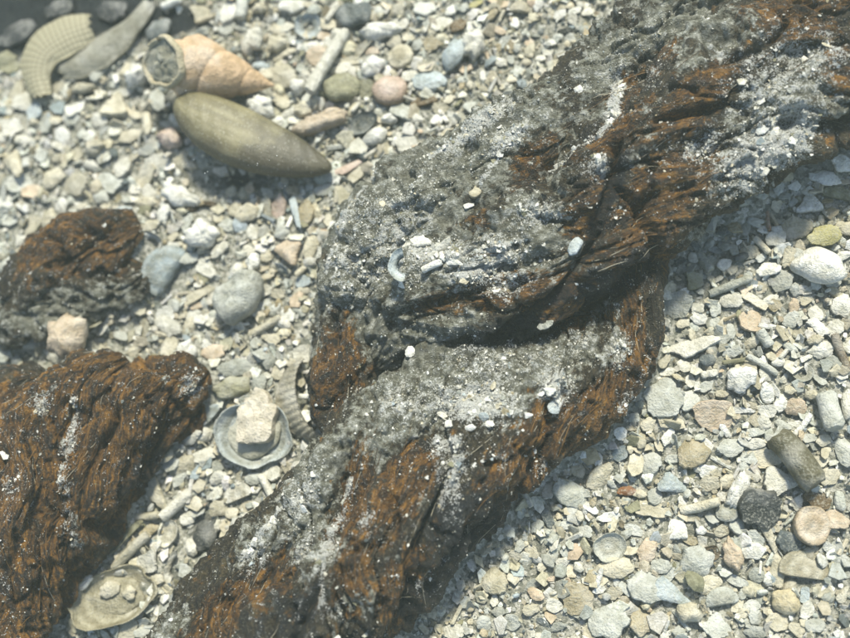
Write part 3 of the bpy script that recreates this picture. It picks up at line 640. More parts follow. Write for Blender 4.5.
# ------------------------------------------------------------------ laid pieces: crop-free list in photograph pixels
# (x, y, width, height, angle, kind, colour, label or None, landmark phrase or None)
PL = [
# right-hand gravel, upper part
(820,267,52,38,-22,'oval','white','large pitted white oval stone beside the rope, right below the yellowish shell','large white oval stone',dict(thick=13)),
(826,236,34,22,15,'flake','yellow','yellow-green curled shell fragment touching the large white oval stone','yellow-green shell',dict(lift=7)),
(810,208,26,23,-20,'tri','white','bright white three-cornered fragment just above the yellow-green shell','bright white triangle'),
(824,178,32,16,-12,'flake','white','white flattened fragment in the upper right gravel with a notched edge','notched white fragment'),
(843,163,18,24,70,'oval','white',None,None),(838,196,30,20,-15,'half','olive',None,None),
(751,252,21,15,10,'block','cream',None,None),(762,245,20,6,-52,'rod','cream',None,None),(776,238,22,17,20,'oval','pale',None,None),
(768,221,21,4,88,'rod','rust','thin rust-brown tube standing out among pale chips below the upper rope','rust-brown tube'),
(774,222,19,4,-70,'rod','tan',None,None),
(695,280,27,17,5,'block','olive','grey-olive squared chip in the shade under the upper rope','grey-olive squared chip'),
(730,286,42,8,20,'rod','grey','long slender grey tube lying slantwise below the shade of the upper rope','long slender grey tube'),
(678,303,30,28,30,'flake','lgrey',None,None),(731,301,27,15,0,'oval','pale',None,None),(758,303,30,13,-38,'wedge','cream',None,None),
(751,322,25,24,30,'flake','peach','honey-tinted rough flake among white chips, below the long slender grey tube','honey-tinted flake'),
(777,327,36,7,-8,'wedge','white',None,None),(683,324,16,11,15,'oval','cream',None,None),(783,279,26,22,40,'flake','grey',None,None),
(768,269,24,15,10,'oval','white',None,None),(843,306,26,24,35,'flake','pale','broad pale flake at the right margin below the large white oval stone','broad pale flake'),
(819,327,25,15,-50,'block','white',None,None),(794,307,17,11,85,'oval','peach',None,None),(788,256,26,13,80,'block','cream',None,None),
(796,229,36,24,10,'flake','beige',None,None),(761,194,15,12,0,'oval','lgrey',None,None),(743,201,15,13,0,'oval','lgrey',None,None),(746,227,21,9,80,'oval','grey',None,None),
(786,172,26,18,-70,'wedge','beige',None,None),(712,214,34,24,70,'wedge','grey',None,None),(734,249,15,11,85,'block','grey',None,None),
(702,204,24,12,10,'flake','grey',None,None),(722,231,14,12,0,'oval','slate',None,None),(705,262,20,9,-60,'rod','grey',None,None),(715,262,20,8,-45,'flake','grey',None,None),
(716,250,14,9,0,'flake','slate',None,None),(698,247,18,10,-50,'wedge','slate',None,None),(680,262,16,8,30,'flake','slate',None,None),(690,238,14,8,-60,'oval','slate',None,None),
(779,188,16,10,60,'flake','lgrey',None,None),(800,152,18,12,10,'flake','grey',None,None),(822,146,22,12,20,'flake','pale',None,None),(722,172,14,8,20,'flake','grey',None,None),
(757,180,18,10,-30,'oval','grey',None,None),(847,228,16,24,80,'flake','cream',None,None),(733,270,14,10,40,'oval','beige',None,None),(747,279,16,10,80,'flake','lgrey',None,None),
(713,322,16,11,0,'oval','lgrey',None,None),(698,318,22,12,-20,'flake','white',None,None),(833,282,18,14,0,'flake','lgrey',None,None),(806,300,16,10,30,'oval','cream',None,None),
(770,300,20,9,20,'flake','pale',None,None),(765,338,18,10,-60,'rod','lgrey',None,None),(722,340,20,9,15,'flake','lgrey',None,None),
# middle right
(664,398,40,38,20,'flake','lgrey','large pale grey flat shell plate close against the bend of the rope','large pale grey plate'),
(714,415,40,36,10,'flake','peach','peach-coloured broad flat stone in the middle of the right-hand gravel','peach flat stone'),
(693,453,31,33,0,'flake','tan','tan many-sided flat stone below the peach flat stone','tan many-sided stone'),
(694,346,48,22,18,'wedge','pale','long pale wedge with a smooth grey tail beside the rope bend','long pale wedge'),
(740,379,30,28,25,'lobed','white','forked white coral-like lump above the peach flat stone','forked white lump',dict(thick=9)),
(707,360,18,12,10,'oval','slate','small slate-blue pebble next to the long pale wedge','slate-blue pebble'),
(830,411,34,19,-84,'rod','lgrey','smooth grey cylinder standing out at the right, like a cut tube','smooth grey cylinder',dict(bend=0)),
(848,404,30,13,82,'oval','pale',None,None),
(796,460,54,25,-56,'rod','dolive','dark olive-brown stubby rod of stone, the largest dark rod in the gravel','dark olive rod',dict(bend=0.02)),
(759,507,44,39,10,'flake','dark','blackish flat pebble next to the dark olive rod','blackish pebble',dict(thick=12)),
(739,489,40,17,62,'lobed','white','bright white bone-shaped fragment leaning on the blackish pebble','white bone-shaped fragment',dict(thick=9)),
(780,482,40,27,-12,'tri','pale','pale three-cornered plate between the blackish pebble and the dark olive rod','pale triangular plate'),
(766,457,32,19,-8,'flake','cream',None,None),(689,402,24,20,30,'flake','lgrey',None,None),(731,448,26,20,0,'oval','lgrey',None,None),(668,437,18,11,60,'oval','white',None,None),
(802,374,19,18,0,'ring','lgrey','small ring-shaped pale shell above the smooth grey cylinder','small pale ring'),
(713,325,15,15,0,'ring','grey',None,None),
(767,393,24,13,-80,'oval','white',None,None),(768,412,18,14,0,'oval','pale',None,None),(781,403,20,14,80,'oval','white',None,None),(795,407,21,18,0,'flake','peach',None,None),
(743,410,22,8,-5,'wedge','white',None,None),(762,365,32,6,-36,'rod','lgrey','thin greyish stick-like tube above the forked white lump','thin greyish stick'),
(779,362,15,11,0,'oval','white',None,None),(823,350,25,18,15,'flake','pale',None,None),(842,352,36,8,-72,'rod','brown','dark brown stick at the right margin above the smooth grey cylinder','dark brown stick'),
(802,425,26,6,52,'rod','white',None,None),(846,453,30,20,-60,'flake','lgrey',None,None),(620,454,18,14,40,'flake','blue','small slate-tinted chip beside the lower rope edge','slate-tinted chip'),
(635,464,26,18,80,'oval','cream',None,None),(652,463,26,20,70,'flake','lgrey',None,None),(672,487,34,26,-20,'tri','pblue',None,None),
(627,491,22,9,0,'flake','rust','rust-brown flake lying among pale gravel right of the lower rope','rust-brown flake'),
(707,467,22,18,20,'tri','white',None,None),(709,483,22,15,10,'flake','cream',None,None),(824,441,16,12,0,'oval','cream',None,None),(755,432,18,10,0,'flake','lgrey',None,None),
(706,386,16,11,30,'oval','lgrey',None,None),(722,394,14,8,0,'flake','beige',None,None),(650,352,20,14,30,'flake','lgrey',None,None),(733,352,20,12,10,'oval','lgrey',None,None),
(752,343,22,10,25,'flake','beige',None,None),(668,372,16,9,10,'flake','pale',None,None),(678,424,18,10,-30,'flake','cream',None,None),(648,425,20,13,25,'flake','cream',None,None),
(782,425,18,9,-30,'flake','lgrey',None,None),(812,395,14,10,0,'oval','beige',None,None),(745,466,16,9,20,'flake','lgrey',None,None),(820,462,16,12,0,'flake','beige',None,None),
(726,432,16,8,-60,'wedge','white',None,None),(790,347,16,10,-30,'flake','lgrey',None,None),(672,459,14,10,0,'oval','lgrey',None,None),
# lower right
(651,509,38,17,-10,'flake','cream','long cream flake with a rounded back, right of the rust-brown flake','long cream flake'),
(677,531,23,21,-10,'block','white','bright white squared fragment in the lower right gravel','bright white square'),
(648,550,26,18,72,'oval','peach',None,None),(727,513,21,17,0,'disc','lgrey',None,None),(700,506,36,9,14,'rod','cream',None,None),
(733,555,34,17,-75,'lobed','peach','hook-shaped peach fragment below the blackish pebble','hook-shaped fragment',dict(thick=10)),
(752,550,24,17,0,'oval','white',None,None),(770,540,30,10,-68,'wedge','cream',None,None),
(812,526,35,36,0,'disc','peach','round peach scallop-like disc with worn growth rings, at the right','peach scallop disc'),
(805,572,48,38,-8,'half','beige','large beige half-round shell plate below the peach scallop disc','beige half-round plate'),
(786,601,26,24,0,'oval',(0.58,0.50,0.32),'rounded yellowish pebble at the lower right','yellowish pebble',dict(mat=None)),
(818,500,28,16,-20,'flake','brown',None,None),(829,476,24,17,10,'flake','cream',None,None),(696,562,34,30,30,'flake','lgrey',None,None),
(647,588,42,30,10,'flake','lgrey','broad light grey flake left of the grey-white arrowhead fragment','broad light grey flake'),
(675,598,38,28,-30,'tri','pblue','grey-white arrowhead fragment near the bottom edge','grey-white arrowhead'),
(722,601,30,26,10,'half','lgrey',None,None),(706,585,30,18,20,'flake','cream',None,None),(689,613,24,20,0,'lobed','cream',None,None),
(642,622,26,25,0,'flake','tan','tan flat stone near the bottom edge','tan flat stone'),
(608,620,42,34,20,'flake','lgrey','large grey-white plate at the bottom edge','large grey-white plate'),
(717,627,26,24,40,'block','lgrey',None,None),(779,622,25,17,0,'flake','cream',None,None),(777,572,34,14,85,'flake','cream',None,None),
(805,595,15,12,80,'block','pblue',None,None),(710,552,18,14,0,'ring','brown','small brown hollow ring-like shell among pale flakes','brown hollow ring'),
(790,542,26,20,-30,'flake','slate',None,None),(577,600,34,32,20,'flake','tan','broad tan plate below the lower rope edge','broad tan plate'),
(608,547,32,26,20,'bowl','lgrey','crumpled grey-white shell bowl near the middle of the lower gravel','grey-white shell bowl'),
(601,475,34,20,42,'flake','cream','cream oblong fragment tucked close to the lower rope','cream oblong fragment'),
(494,582,30,26,30,'flake','beige',None,None),(533,585,24,11,38,'flake','grey',None,None),(570,495,36,26,-30,'flake','lgrey',None,None),(553,627,26,10,10,'flake','grey',None,None),
(454,632,24,16,0,'flake','pale',None,None),(617,568,34,20,0,'flake','cream',None,None),(609,517,25,10,5,'oval','white',None,None),(634,530,20,10,-30,'flake','lgrey',None,None),
(660,566,22,14,0,'flake','lgrey',None,None),(626,589,18,10,-50,'flake','lgrey',None,None),(736,581,22,10,-20,'flake','lgrey',None,None),(757,575,16,14,0,'flake','grey',None,None),
(838,520,20,24,60,'flake','peach',None,None),(840,560,16,12,0,'oval','grey',None,None),(828,598,14,10,0,'flake','grey',None,None),(751,606,18,12,20,'flake','lgrey',None,None),
(690,540,20,9,-20,'flake','tan',None,None),(723,530,18,12,20,'flake','beige',None,None),(547,560,18,10,-40,'oval','grey',None,None),(520,545,16,9,60,'flake','lgrey',None,None),
(567,552,16,10,20,'flake','lgrey',None,None),(590,508,22,9,-40,'flake','white',None,None),(585,532,16,12,-20,'flake','lgrey',None,None),(547,518,12,22,30,'flake','slate',None,None),
(600,590,14,8,20,'flake','white',None,None),(640,494,14,9,0,'oval','cream',None,None),(530,610,18,12,10,'flake','beige',None,None),(498,612,16,10,0,'flake','grey',None,None),
(757,632,22,12,0,'flake','grey',None,None),(815,625,20,14,0,'flake','grey',None,None),(690,520,18,10,0,'half','beige',None,None),(737,606,16,10,60,'flake','cream',None,None),
# top middle
(454,54,40,26,62,'oval','pblue','smooth blue-grey pebble at the top, left of the white lump','smooth blue-grey pebble'),
(475,43,38,25,75,'lobed','pale','tall whitish lump beside the smooth blue-grey pebble','tall whitish lump'),
(431,43,22,17,-30,'flake','tan',None,None),(401,57,29,27,0,'disc','cream','round cream disc at the top, between the long tube and the blue-grey pebble','round cream disc'),
(521,10,24,18,-10,'half','cream','cream half-round fragment at the top edge','cream half-round fragment'),
(492,15,17,11,40,'flake','tan',None,None),(476,3,18,10,0,'flake','yellow',None,None),(538,4,17,12,60,'block','white','bright white squared chip at the very top edge','bright white top chip'),
(442,23,26,18,15,'flake','pale',None,None),(424,9,26,20,20,'flake','lgrey',None,None),(458,26,22,15,30,'flake','brown',None,None),
(424,103,30,20,12,'half','brown','brownish curved shell above the left end of the rope hump','brownish curved shell'),
(429,82,38,26,0,'flake','pblue',None,None),(575,11,17,9,20,'flake','white',None,None),(566,31,18,8,-5,'oval','dark','small blackish speck-like pebble in pale gravel at the top','blackish top pebble'),
(309,27,31,28,0,'ring','pblue','pale disc with a round hole, at the top above the whelk tip','holed pale disc'),
(355,14,46,34,10,'oval','slate','large dark slate-blue stone at the top edge','slate-blue stone'),
(328,61,82,14,66,'rod','pale','long pale tube leaning upright beside the whelk tip','long pale tube',dict(bend=0.02,lift=6)),
(342,87,42,36,20,'oval','olive','dull olive-brown lump right of the long pale tube','olive-brown lump'),
(390,91,38,37,0,'disc','pink','round pinkish limpet with concentric rings above the rope','pinkish limpet',dict(dome=9)),
(283,77,36,30,-10,'oval','beige',None,None),(298,86,20,18,0,'lobed','white',None,None),(261,107,34,27,-25,'lobed','white','chalky white lump between the whelk and the mussel','chalky white lump'),
(283,102,18,18,0,'oval','cream',None,None),(322,122,66,24,14,'lobed','peach','long peach-white knobbly piece behind the mussel','peach-white knobbly piece',dict(thick=14)),
(376,136,30,20,20,'oval','white','small egg-like white pebble against the rope','egg-like white pebble'),
(364,126,38,24,25,'bowl','slate','dark hollow shell beside the egg-like white pebble','dark hollow shell'),
(389,119,18,14,0,'lobed','white',None,None),(373,66,28,22,30,'oval','white',None,None),(349,61,32,12,5,'flake','cream',None,None),(360,50,40,10,35,'flake','beige',None,None),
(379,31,46,22,0,'lobed','white','large chalky white mass below the slate-blue stone','chalky white mass'),
(292,6,34,20,20,'flake','white',None,None),(283,54,38,13,18,'wedge','cream',None,None),(252,41,34,24,70,'lobed','pale','upright chalky fragment above the whelk spire','upright chalky fragment'),
(241,9,22,13,85,'rod','lgrey',None,None),(260,8,17,14,0,'lobed','cream',None,None),(208,17,30,6,25,'rod','tan','short tan stick above the whelk mouth','short tan stick'),
(313,45,24,10,5,'flake','white',None,None),(261,66,22,10,-10,'oval','pblue',None,None),(366,89,24,22,0,'flake','olive',None,None),(303,109,24,18,0,'lobed','cream',None,None),
(328,24,22,16,-30,'flake','cream',None,None),(400,24,20,16,0,'oval','pale',None,None),(408,38,14,12,0,'flake','cream',None,None),(413,118,22,12,-20,'flake','pale',None,None),
(440,108,18,14,0,'flake','beige',None,None),(397,140,20,10,40,'flake','white',None,None),(278,30,24,12,-40,'flake','cream',None,None),(227,28,22,14,20,'flake','lgrey',None,None),
(505,40,14,9,20,'flake','lgrey',None,None),(548,52,14,8,0,'flake','pale',None,None),(500,62,16,10,-20,'flake','pale',None,None),(410,76,20,14,20,'flake','pale',None,None),
(590,52,12,8,0,'flake','white',None,None),(620,20,14,8,30,'flake','lgrey',None,None),(462,80,14,10,0,'oval','lgrey',None,None),(485,88,14,8,0,'flake','beige',None,None),
# top left
(18,34,56,38,20,'flake',(0.018,0.022,0.028),'blackish stone added to paint the shade of the upper left corner, behind the net-patterned shell',None),(112,12,44,30,-15,'flake',(0.018,0.022,0.028),'blackish stone added as painted shade between the two curved thin shells',None),
(60,8,40,26,10,'flake',(0.018,0.022,0.028),'blackish stone at the top edge, added to darken the shaded upper left corner',None),(158,30,34,24,30,'oval','slate','dark slate stone added as shade just above the whelk mouth',None),(10,66,30,20,-20,'flake','olive',None,None),  # dark stones added to stand in for the corner's shade
(137,75,30,26,30,'lobed','white','knobbly white lump left of the whelk mouth','knobbly white lump'),
(113,107,38,34,-50,'tri','cream','cream three-cornered block standing below the grey curved shell','cream three-cornered block'),
(83,88,34,12,5,'lobed','beige',None,None),(63,135,26,18,-25,'flake','white',None,None),(34,112,22,20,40,'flake','pblue',None,None),(16,94,30,20,70,'flake','beige',None,None),
(56,120,18,13,0,'oval','cream',None,None),(147,120,38,17,-70,'wedge','cream',None,None),(172,139,32,24,-20,'lobed','pink','pinkish lump tucked against the blunt end of the mussel','pinkish lump'),
(171,3,24,9,10,'rod','white',None,None),(7,60,26,22,0,'flake','olive',None,None),(123,168,24,22,40,'flake','pale',None,None),(145,176,34,22,60,'flake','cream',None,None),
(13,163,46,24,-48,'wedge','cream','large cream pointed fragment at the left margin','cream pointed fragment'),
(179,196,52,22,-22,'lobed','white','bright white bow-shaped piece below the mussel','white bow-shaped piece',dict(thick=12,lift=4)),
(152,247,34,30,-50,'arc','white','bright white crescent-shaped shell rim beside the brown clump','white crescent rim'),
(168,272,58,54,60,'half','blue','large blue-grey shell plate right of the brown clump','large blue-grey plate'),
(202,235,38,32,-20,'lobed','white','large chalky white piece below the white bow-shaped piece','chalky white piece'),
(31,191,25,18,10,'flake','peach','cream fragment with an orange stain near the left margin','orange-stained fragment'),
(146,202,26,13,0,'oval','cream',None,None),(127,199,20,10,-10,'flake','lgrey',None,None),(50,221,28,20,80,'oval','cream','smooth cream oval beside the brown clump','smooth cream oval'),
(124,213,30,16,-15,'flake','pblue',None,None),(53,178,28,22,50,'flake','cream',None,None),(203,211,32,20,10,'arc','brown','brown curved shell rim beside the chalky white piece','brown curved rim'),
(76,184,36,28,20,'flake','beige',None,None),(101,197,22,18,0,'flake','lgrey',None,None),(94,148,26,18,30,'lobed','beige',None,None),(203,292,44,13,32,'wedge','beige',None,None),
(165,315,24,18,20,'flake','white',None,None),(237,297,64,46,58,'oval','lgrey','smooth grey shell cylinder, the largest smooth piece between the two ropes','smooth grey shell',dict(mat='smooth',thick=30)),
(253,261,20,16,70,'lobed','white','small snow-white lump on top of the smooth grey shell','snow-white lump',dict(lift=6)),
(296,212,42,10,-76,'wedge','pblue','pale blue pointed spike below the mussel','pale blue spike',dict(lift=6)),
(278,209,30,18,80,'flake','pink',None,None),(247,213,28,22,30,'oval','cream',None,None),(289,251,34,28,50,'wedge','peach',None,None),(311,246,32,16,75,'flake','cream',None,None),
(267,256,15,14,0,'oval','cream',None,None),(324,190,34,12,12,'flake','grey',None,None),(351,166,42,12,32,'wedge','pink',None,None),(303,281,20,14,0,'flake','pblue',None,None),
(272,338,24,19,30,'tri','cream',None,None),(241,344,16,15,0,'ring','beige',None,None),(265,326,38,8,26,'rod','beige',None,None),
(239,368,46,20,8,'flake','grey','rough grey plate just beyond the tip of the frayed rope','rough grey plate'),(232,388,42,24,12,'oval','olive','olive-grey slab above the bluish cup shell','olive-grey slab'),
(211,416,28,18,50,'half','pblue','bluish curved chip between the frayed rope and the cup shell','bluish curved chip'),
(319,452,19,18,0,'lobed','cream',None,None),(278,372,20,14,60,'flake','cream',None,None),(206,346,16,14,0,'flake','white',None,None),
(70,337,52,46,50,'lobed','peach','big chalky peach-white lump between the brown clump and the frayed rope','chalky peach-white lump',dict(thick=22,lift=6)),
(69,369,16,14,-30,'oval','cream',None,None),(17,362,16,15,0,'oval','slate','small dark slate pebble at the left margin in silt','dark slate pebble'),
(168,326,34,22,-30,'flake','pale',None,None),(187,353,32,22,70,'lobed','white',None,None),(191,438,28,12,36,'oval','pale',None,None),(170,466,22,14,20,'flake','lgrey',None,None),
(192,315,20,12,10,'flake','pale',None,None),(219,250,26,16,40,'flake','pale',None,None),(228,225,22,14,0,'flake','lgrey',None,None),(265,290,20,14,0,'flake','pale',None,None),
(274,310,18,12,40,'flake','lgrey',None,None),(190,258,24,14,30,'flake','lgrey',None,None),(150,225,22,12,10,'flake','beige',None,None),(90,165,22,12,-20,'flake','pale',None,None),
(24,140,26,14,-10,'flake','pale',None,None),(60,158,20,12,20,'flake','beige',None,None),(118,138,22,14,0,'flake','beige',None,None),(148,150,20,12,20,'flake','lgrey',None,None),
(10,220,22,16,0,'flake','lgrey',None,None),(22,240,20,12,30,'flake','pale',None,None),(90,215,18,10,0,'flake','beige',None,None),(30,345,20,12,0,'flake','lgrey',None,None),
# between the ropes, bottom left
(155,492,38,28,-50,'tri','cream','triangular cream shell with an orange patch, between the two ropes','triangular cream shell'),
(176,505,38,12,44,'rod','pale','pale stubby stick beside the triangular cream shell','pale stubby stick'),
(147,516,28,8,5,'rod','beige',None,None),(127,537,44,13,46,'half','olive',None,None),(131,551,48,10,44,'rod','beige','long beige stick lying along the frayed rope','long beige stick'),
(171,535,28,22,60,'bowl','pale','pale tilted shell cup left of the blackish hollow stone','pale tilted cup'),
(148,563,28,25,10,'block','pale',None,None),(176,568,38,18,75,'arc','pale',None,None),
(85,583,22,12,42,'flake','white',None,None),(206,536,36,28,70,'oval','dark','blackish rounded stone between the two ropes','blackish rounded stone'),
(181,598,32,24,60,'flake','slate','dark slate flake beside the big oval valve','dark slate flake'),
(197,582,18,16,0,'lobed','white',None,None),(214,569,36,20,80,'lobed','white','three-pronged white coral-like fragment below the blackish rounded stone','three-pronged white fragment',dict(thick=8)),
(214,528,20,16,30,'lobed','pale',None,None),(194,503,22,16,-20,'flake','cream',None,None),(238,496,30,26,20,'half','pale','fan-like pale shell below the bluish cup shell','fan-like pale shell'),
(267,489,32,8,-60,'rod','pale','thin pale tube close to the lower rope edge','thin pale tube'),(244,526,32,28,30,'flake','pale',None,None),(226,562,26,16,40,'flake','lgrey',None,None),
(255,479,22,14,0,'flake','lgrey',None,None),(218,478,20,14,30,'flake','pale',None,None),(205,455,26,16,20,'flake','pale',None,None),(180,478,22,12,60,'flake','lgrey',None,None),
(232,513,16,12,0,'oval','cream',None,None),(289,478,16,12,30,'flake','lgrey',None,None),(165,622,24,14,0,'flake','beige',None,None),(142,632,20,12,20,'flake','lgrey',None,None),
(190,624,20,14,0,'flake','pale',None,None),(203,605,14,18,30,'oval','olive',None,None),(300,466,18,12,0,'flake','pale',None,None),(272,460,22,10,0,'flake','lgrey',None,None),
(230,548,18,12,-30,'flake','lgrey',None,None),(157,580,18,12,0,'flake','beige',None,None),(192,548,14,20,20,'oval','pale',None,None),(170,440,18,12,0,'flake','lgrey',None,None),
]
LANDMARKS = []
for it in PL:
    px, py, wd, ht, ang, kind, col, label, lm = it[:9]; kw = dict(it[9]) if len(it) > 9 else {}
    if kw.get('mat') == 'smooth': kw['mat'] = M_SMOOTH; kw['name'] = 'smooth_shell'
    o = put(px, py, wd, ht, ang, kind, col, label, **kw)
    if lm: LANDMARKS.append((PIECES[-1][0], PIECES[-1][1], lm, o))

def silt_fill(o, wd, ht, z, color, seed):
    V, F, t = plate('oval', wd, ht, np.random.default_rng(seed), 6.0, 1.0)
    V[:, 2] += 1.5 * fbm(V[:, 0] / 6, V[:, 1] / 6, seed, 3)
    f = obj('silt_fill', mesh('silt_fill', V, F), M_STONE, o, (-2, 3, z), color)
# cup shell with chalky filling
q = put(257, 434, 78, 68, -8, 'bowl', (0.46, 0.50, 0.49), 'bluish-rimmed oval cup shell holding a chalky lump, between the two ropes', tilt=(8, 6), depth=15, wob=0.07, name='cup_shell', lift=0)
silt_fill(q, 64, 54, 5, (0.40, 0.39, 0.31), 10)
LANDMARKS.append((PIECES[-1][0], PIECES[-1][1], 'bluish cup shell', q))
zc = PIECES[-1][9]
put(257, 420, 62, 42, 78, 'flake', (0.70, 0.63, 0.50), 'chalky cream-white lump lying inside the bluish-rimmed cup shell', z=zc + 14, thick=14, tilt=(0, 0), dome=1)
# big worn valve at the bottom left with its bits
q = put(116, 598, 92, 56, 18, 'bowl', (0.42, 0.39, 0.28), 'big worn beige oval valve at the bottom left, hollow side up', tilt=(-6, 5), depth=14, wob=0.10, name='oyster_valve', lift=0)
silt_fill(q, 72, 42, 4, (0.36, 0.33, 0.23), 30)
LANDMARKS.append((PIECES[-1][0], PIECES[-1][1], 'big oval valve', q)); zc = PIECES[-1][9]
put(109, 589, 22, 18, 20, 'flake', 'cream', 'flat cream flake lying in the big oval valve', z=zc + 10, thick=6)
put(129, 593, 17, 15, 0, 'lobed', 'cream', 'cream knob lying in the big oval valve', z=zc + 10, thick=6)
# ribbed crescent against the rope lobe
def ribbed():
    n, m = 60, 26; V = []
    for i in range(n):
        t = -1 + 2 * i / (n - 1); a = t * 1.25
        cx, cy = 52 * (1 - math.cos(a)) , 46 * math.sin(a)
        wdt = 15 * math.cos(t * 1.45) + 1.5
        for j in range(m):
            s = j / (m - 1); V.append((cx + s * wdt * 1.6, cy * (1 - 0.1 * s), 16 * math.sin(s * 1.5) * (0.4 + 0.6 * math.cos(t * 1.4)) + 0.9 * math.sin(i * 1.57)*(s > 0.15)))
    V = np.array(V); V2 = V.copy(); V2[:, 2] -= 2.2
    F = [tuple(f) for f in grid_faces(n, m)] + [tuple(x + n * m for x in f[::-1]) for f in grid_faces(n, m)]
    for i in range(n - 1): F.append((i * m, n * m + i * m, n * m + (i + 1) * m, (i + 1) * m)); F.append((i * m + m - 1, (i + 1) * m + m - 1, n * m + (i + 1) * m + m - 1, n * m + i * m + m - 1))
    return np.vstack([V, V2]), F
V, F = ribbed(); V = rotz(V, math.radians(14)); q = P(276, 408, 8)
o = obj('ribbed_shell', mesh('ribbed_shell', V, F), M_SHELL, None, (q[0], q[1], gz(q[0], q[1]) + 7), (0.36, 0.33, 0.25), label='curved ribbed shell leaning between the bluish cup shell and the rope', category='ribbed shell')
PIECES.append([q[0] + 12, q[1], 20, 45, 0, o, 'beige', 'x', 'x', 0, 1]); LANDMARKS.append((q[0], q[1], 'ribbed shell', o))

# pieces bound into the rope's silt
def on_rope(px, py, wd, ht, ang, kind, col, label, dz=2.0, tilt=None, **kw):
    z = 60.0
    for _ in range(4): q = P(px, py, z); z = float(rope_top([q[0]], [q[1]])[0]); z = max(z, 20)
    t = tilt or (random.uniform(-22, 22), random.uniform(-22, 22))
    return put(px, py, wd, ht, ang, kind, col, label, z=z + dz - 2.0, tilt=t, **kw)
on_rope(405, 265, 34, 26, 70, 'arc', 'pblue', 'grey-blue crescent shell stuck in the silt of the rope beside white flakes', 3, tilt=(0, 0), sweep=(0.6, 3.6))
on_rope(418, 244, 32, 18, -15, 'tri', 'white', 'bright white flake on the silty rope, above the grey-blue crescent', 3)
on_rope(440, 250, 26, 15, 50, 'wedge', 'pale', 'upright whitish flake at the centre of the white cluster on the rope', 4, tilt=(30, 10))
on_rope(454, 262, 18, 10, -30, 'tri', 'white', 'small white flake at the far end of the white cluster on the rope', 3)
on_rope(432, 266, 20, 7, 20, 'rod', 'white', 'short white stick in the white cluster on the rope', 3)
on_rope(475, 192, 12, 14, 0, 'disc', 'cream', 'small cream coiled shell stuck on the upper rope', 3)
on_rope(469, 205, 12, 8, 20, 'flake', 'white', 'tiny white flake below the cream coiled shell on the upper rope', 2)
on_rope(575, 246, 13, 20, -20, 'oval', 'pblue', 'pale blue pebble caught in the dark crease of the rope', 2)
on_rope(579, 277, 7, 6, 0, 'flake', 'white', 'tiny round white grain on the brown strand below the dark crease', 2)
on_rope(411, 352, 11, 14, 20, 'flake', 'white', 'small whitish angular flake on the silty middle of the rope', 2)
on_rope(554, 408, 13, 13, 20, 'flake', 'pblue', 'pale bluish flake at the foot of the white patch on the lower rope', 3)
on_rope(549, 390, 12, 9, 20, 'tri', 'white', 'snow-white flake in the white patch on the lower rope', 3)
on_rope(484, 417, 11, 9, 20, 'flake', 'pblue', 'bluish chip amid white grains on the lower rope', 3)
on_rope(470, 428, 12, 6, 20, 'flake', 'white', 'white sliver under the bluish chip on the lower rope', 3)
on_rope(449, 424, 9, 8, 10, 'block', 'white', 'squarish white grain left of the bluish chip on the lower rope', 3)
on_rope(442, 415, 16, 6, -40, 'flake', 'pale', 'thin pale splinter above the squarish white grain on the lower rope', 3)
on_rope(490, 424, 9, 7, 0, 'flake', 'white', 'small white flake right of the bluish chip on the lower rope', 3)
on_rope(528, 415, 8, 6, 0, 'tri', 'white', 'white grain on the orange streak left of the white patch', 2)
on_rope(545, 325, 18, 8, 10, 'flake', 'grey', 'grey flake lodged in the dark hollow of the rope', 2)

# ------------------------------------------------------------------ olive mussel: two closed valves
def mussel():
    L = 182.0
    e = empty('mussel_shell', None, label='large closed olive-brown mussel shell lying above the rope under the whelk', category='mussel shell')
    nu, nv = 90, 40
    for side in (1, -1):
        V = []; fib = []
        for i in range(nu):
            t = i / (nu - 1); x = L * (t - 0.5)
            tp = 25 * max(0, math.sin(math.pi * t ** 0.62)) ** 0.55; bt = -39 * max(0, math.sin(math.pi * t ** 0.86)) ** 0.62
            hw = (tp - bt) / 2; cy = (tp + bt) / 2
            for j in range(nv):
                s = j / (nv - 1) * math.pi; yy = cy + hw * math.cos(s); zz = side * (19 if side > 0 else 15) * (hw / 33) ** 0.8 * abs(math.sin(s)) ** 0.75
                zz += 0.9 * float(side) * math.sin(s) * 1.0 * (math.sin(t * 70 + 6 * math.cos(s)) * 0.35)
                V.append((x, yy, zz + (1.2 * side if 0 < s < 3.14 else 0))); fib.append((t * 2.2 + 0.3 * side, math.cos(s) * 3.0, t * 0.5))
        V = np.array(V); F = grid_faces(nu, nv); F = F if side < 0 else F[:, ::-1]
        obj('valve', mesh('valve', V, np.ascontiguousarray(F), True, {'fib': ('FLOAT_VECTOR', np.array(fib))}), M_MUSSEL, e)
    # dark hinge ligament along the straight upper edge
    V = []; 
    for i in range(30):
        t = 0.04 + 0.5 * i / 29; x = L * (t - 0.5); hw = 33 * math.sin(math.pi * t ** 0.78) ** 0.50; y = 25 * math.sin(math.pi * t ** 0.62) ** 0.55
        for j in range(8):
            a = j * math.pi / 4; V.append((x, y + 1.6 * math.cos(a), 1.8 * math.sin(a)))
    obj('hinge_ligament', mesh('hinge_ligament', V, grid_faces(30, 8, True)), M_SHELL, e, color=(0.07, 0.055, 0.03))
    q = P(253, 136, 28)
    e.location = Vector(q * S); e.rotation_euler = (math.radians(-12), math.radians(8), math.radians(-24))
    PIECES.append([q[0], q[1], 96, 34, math.radians(-22), e, 'olive', 'x', 'x', 0, 1]); LANDMARKS.append((q[0], q[1], 'olive mussel', e))
mussel()
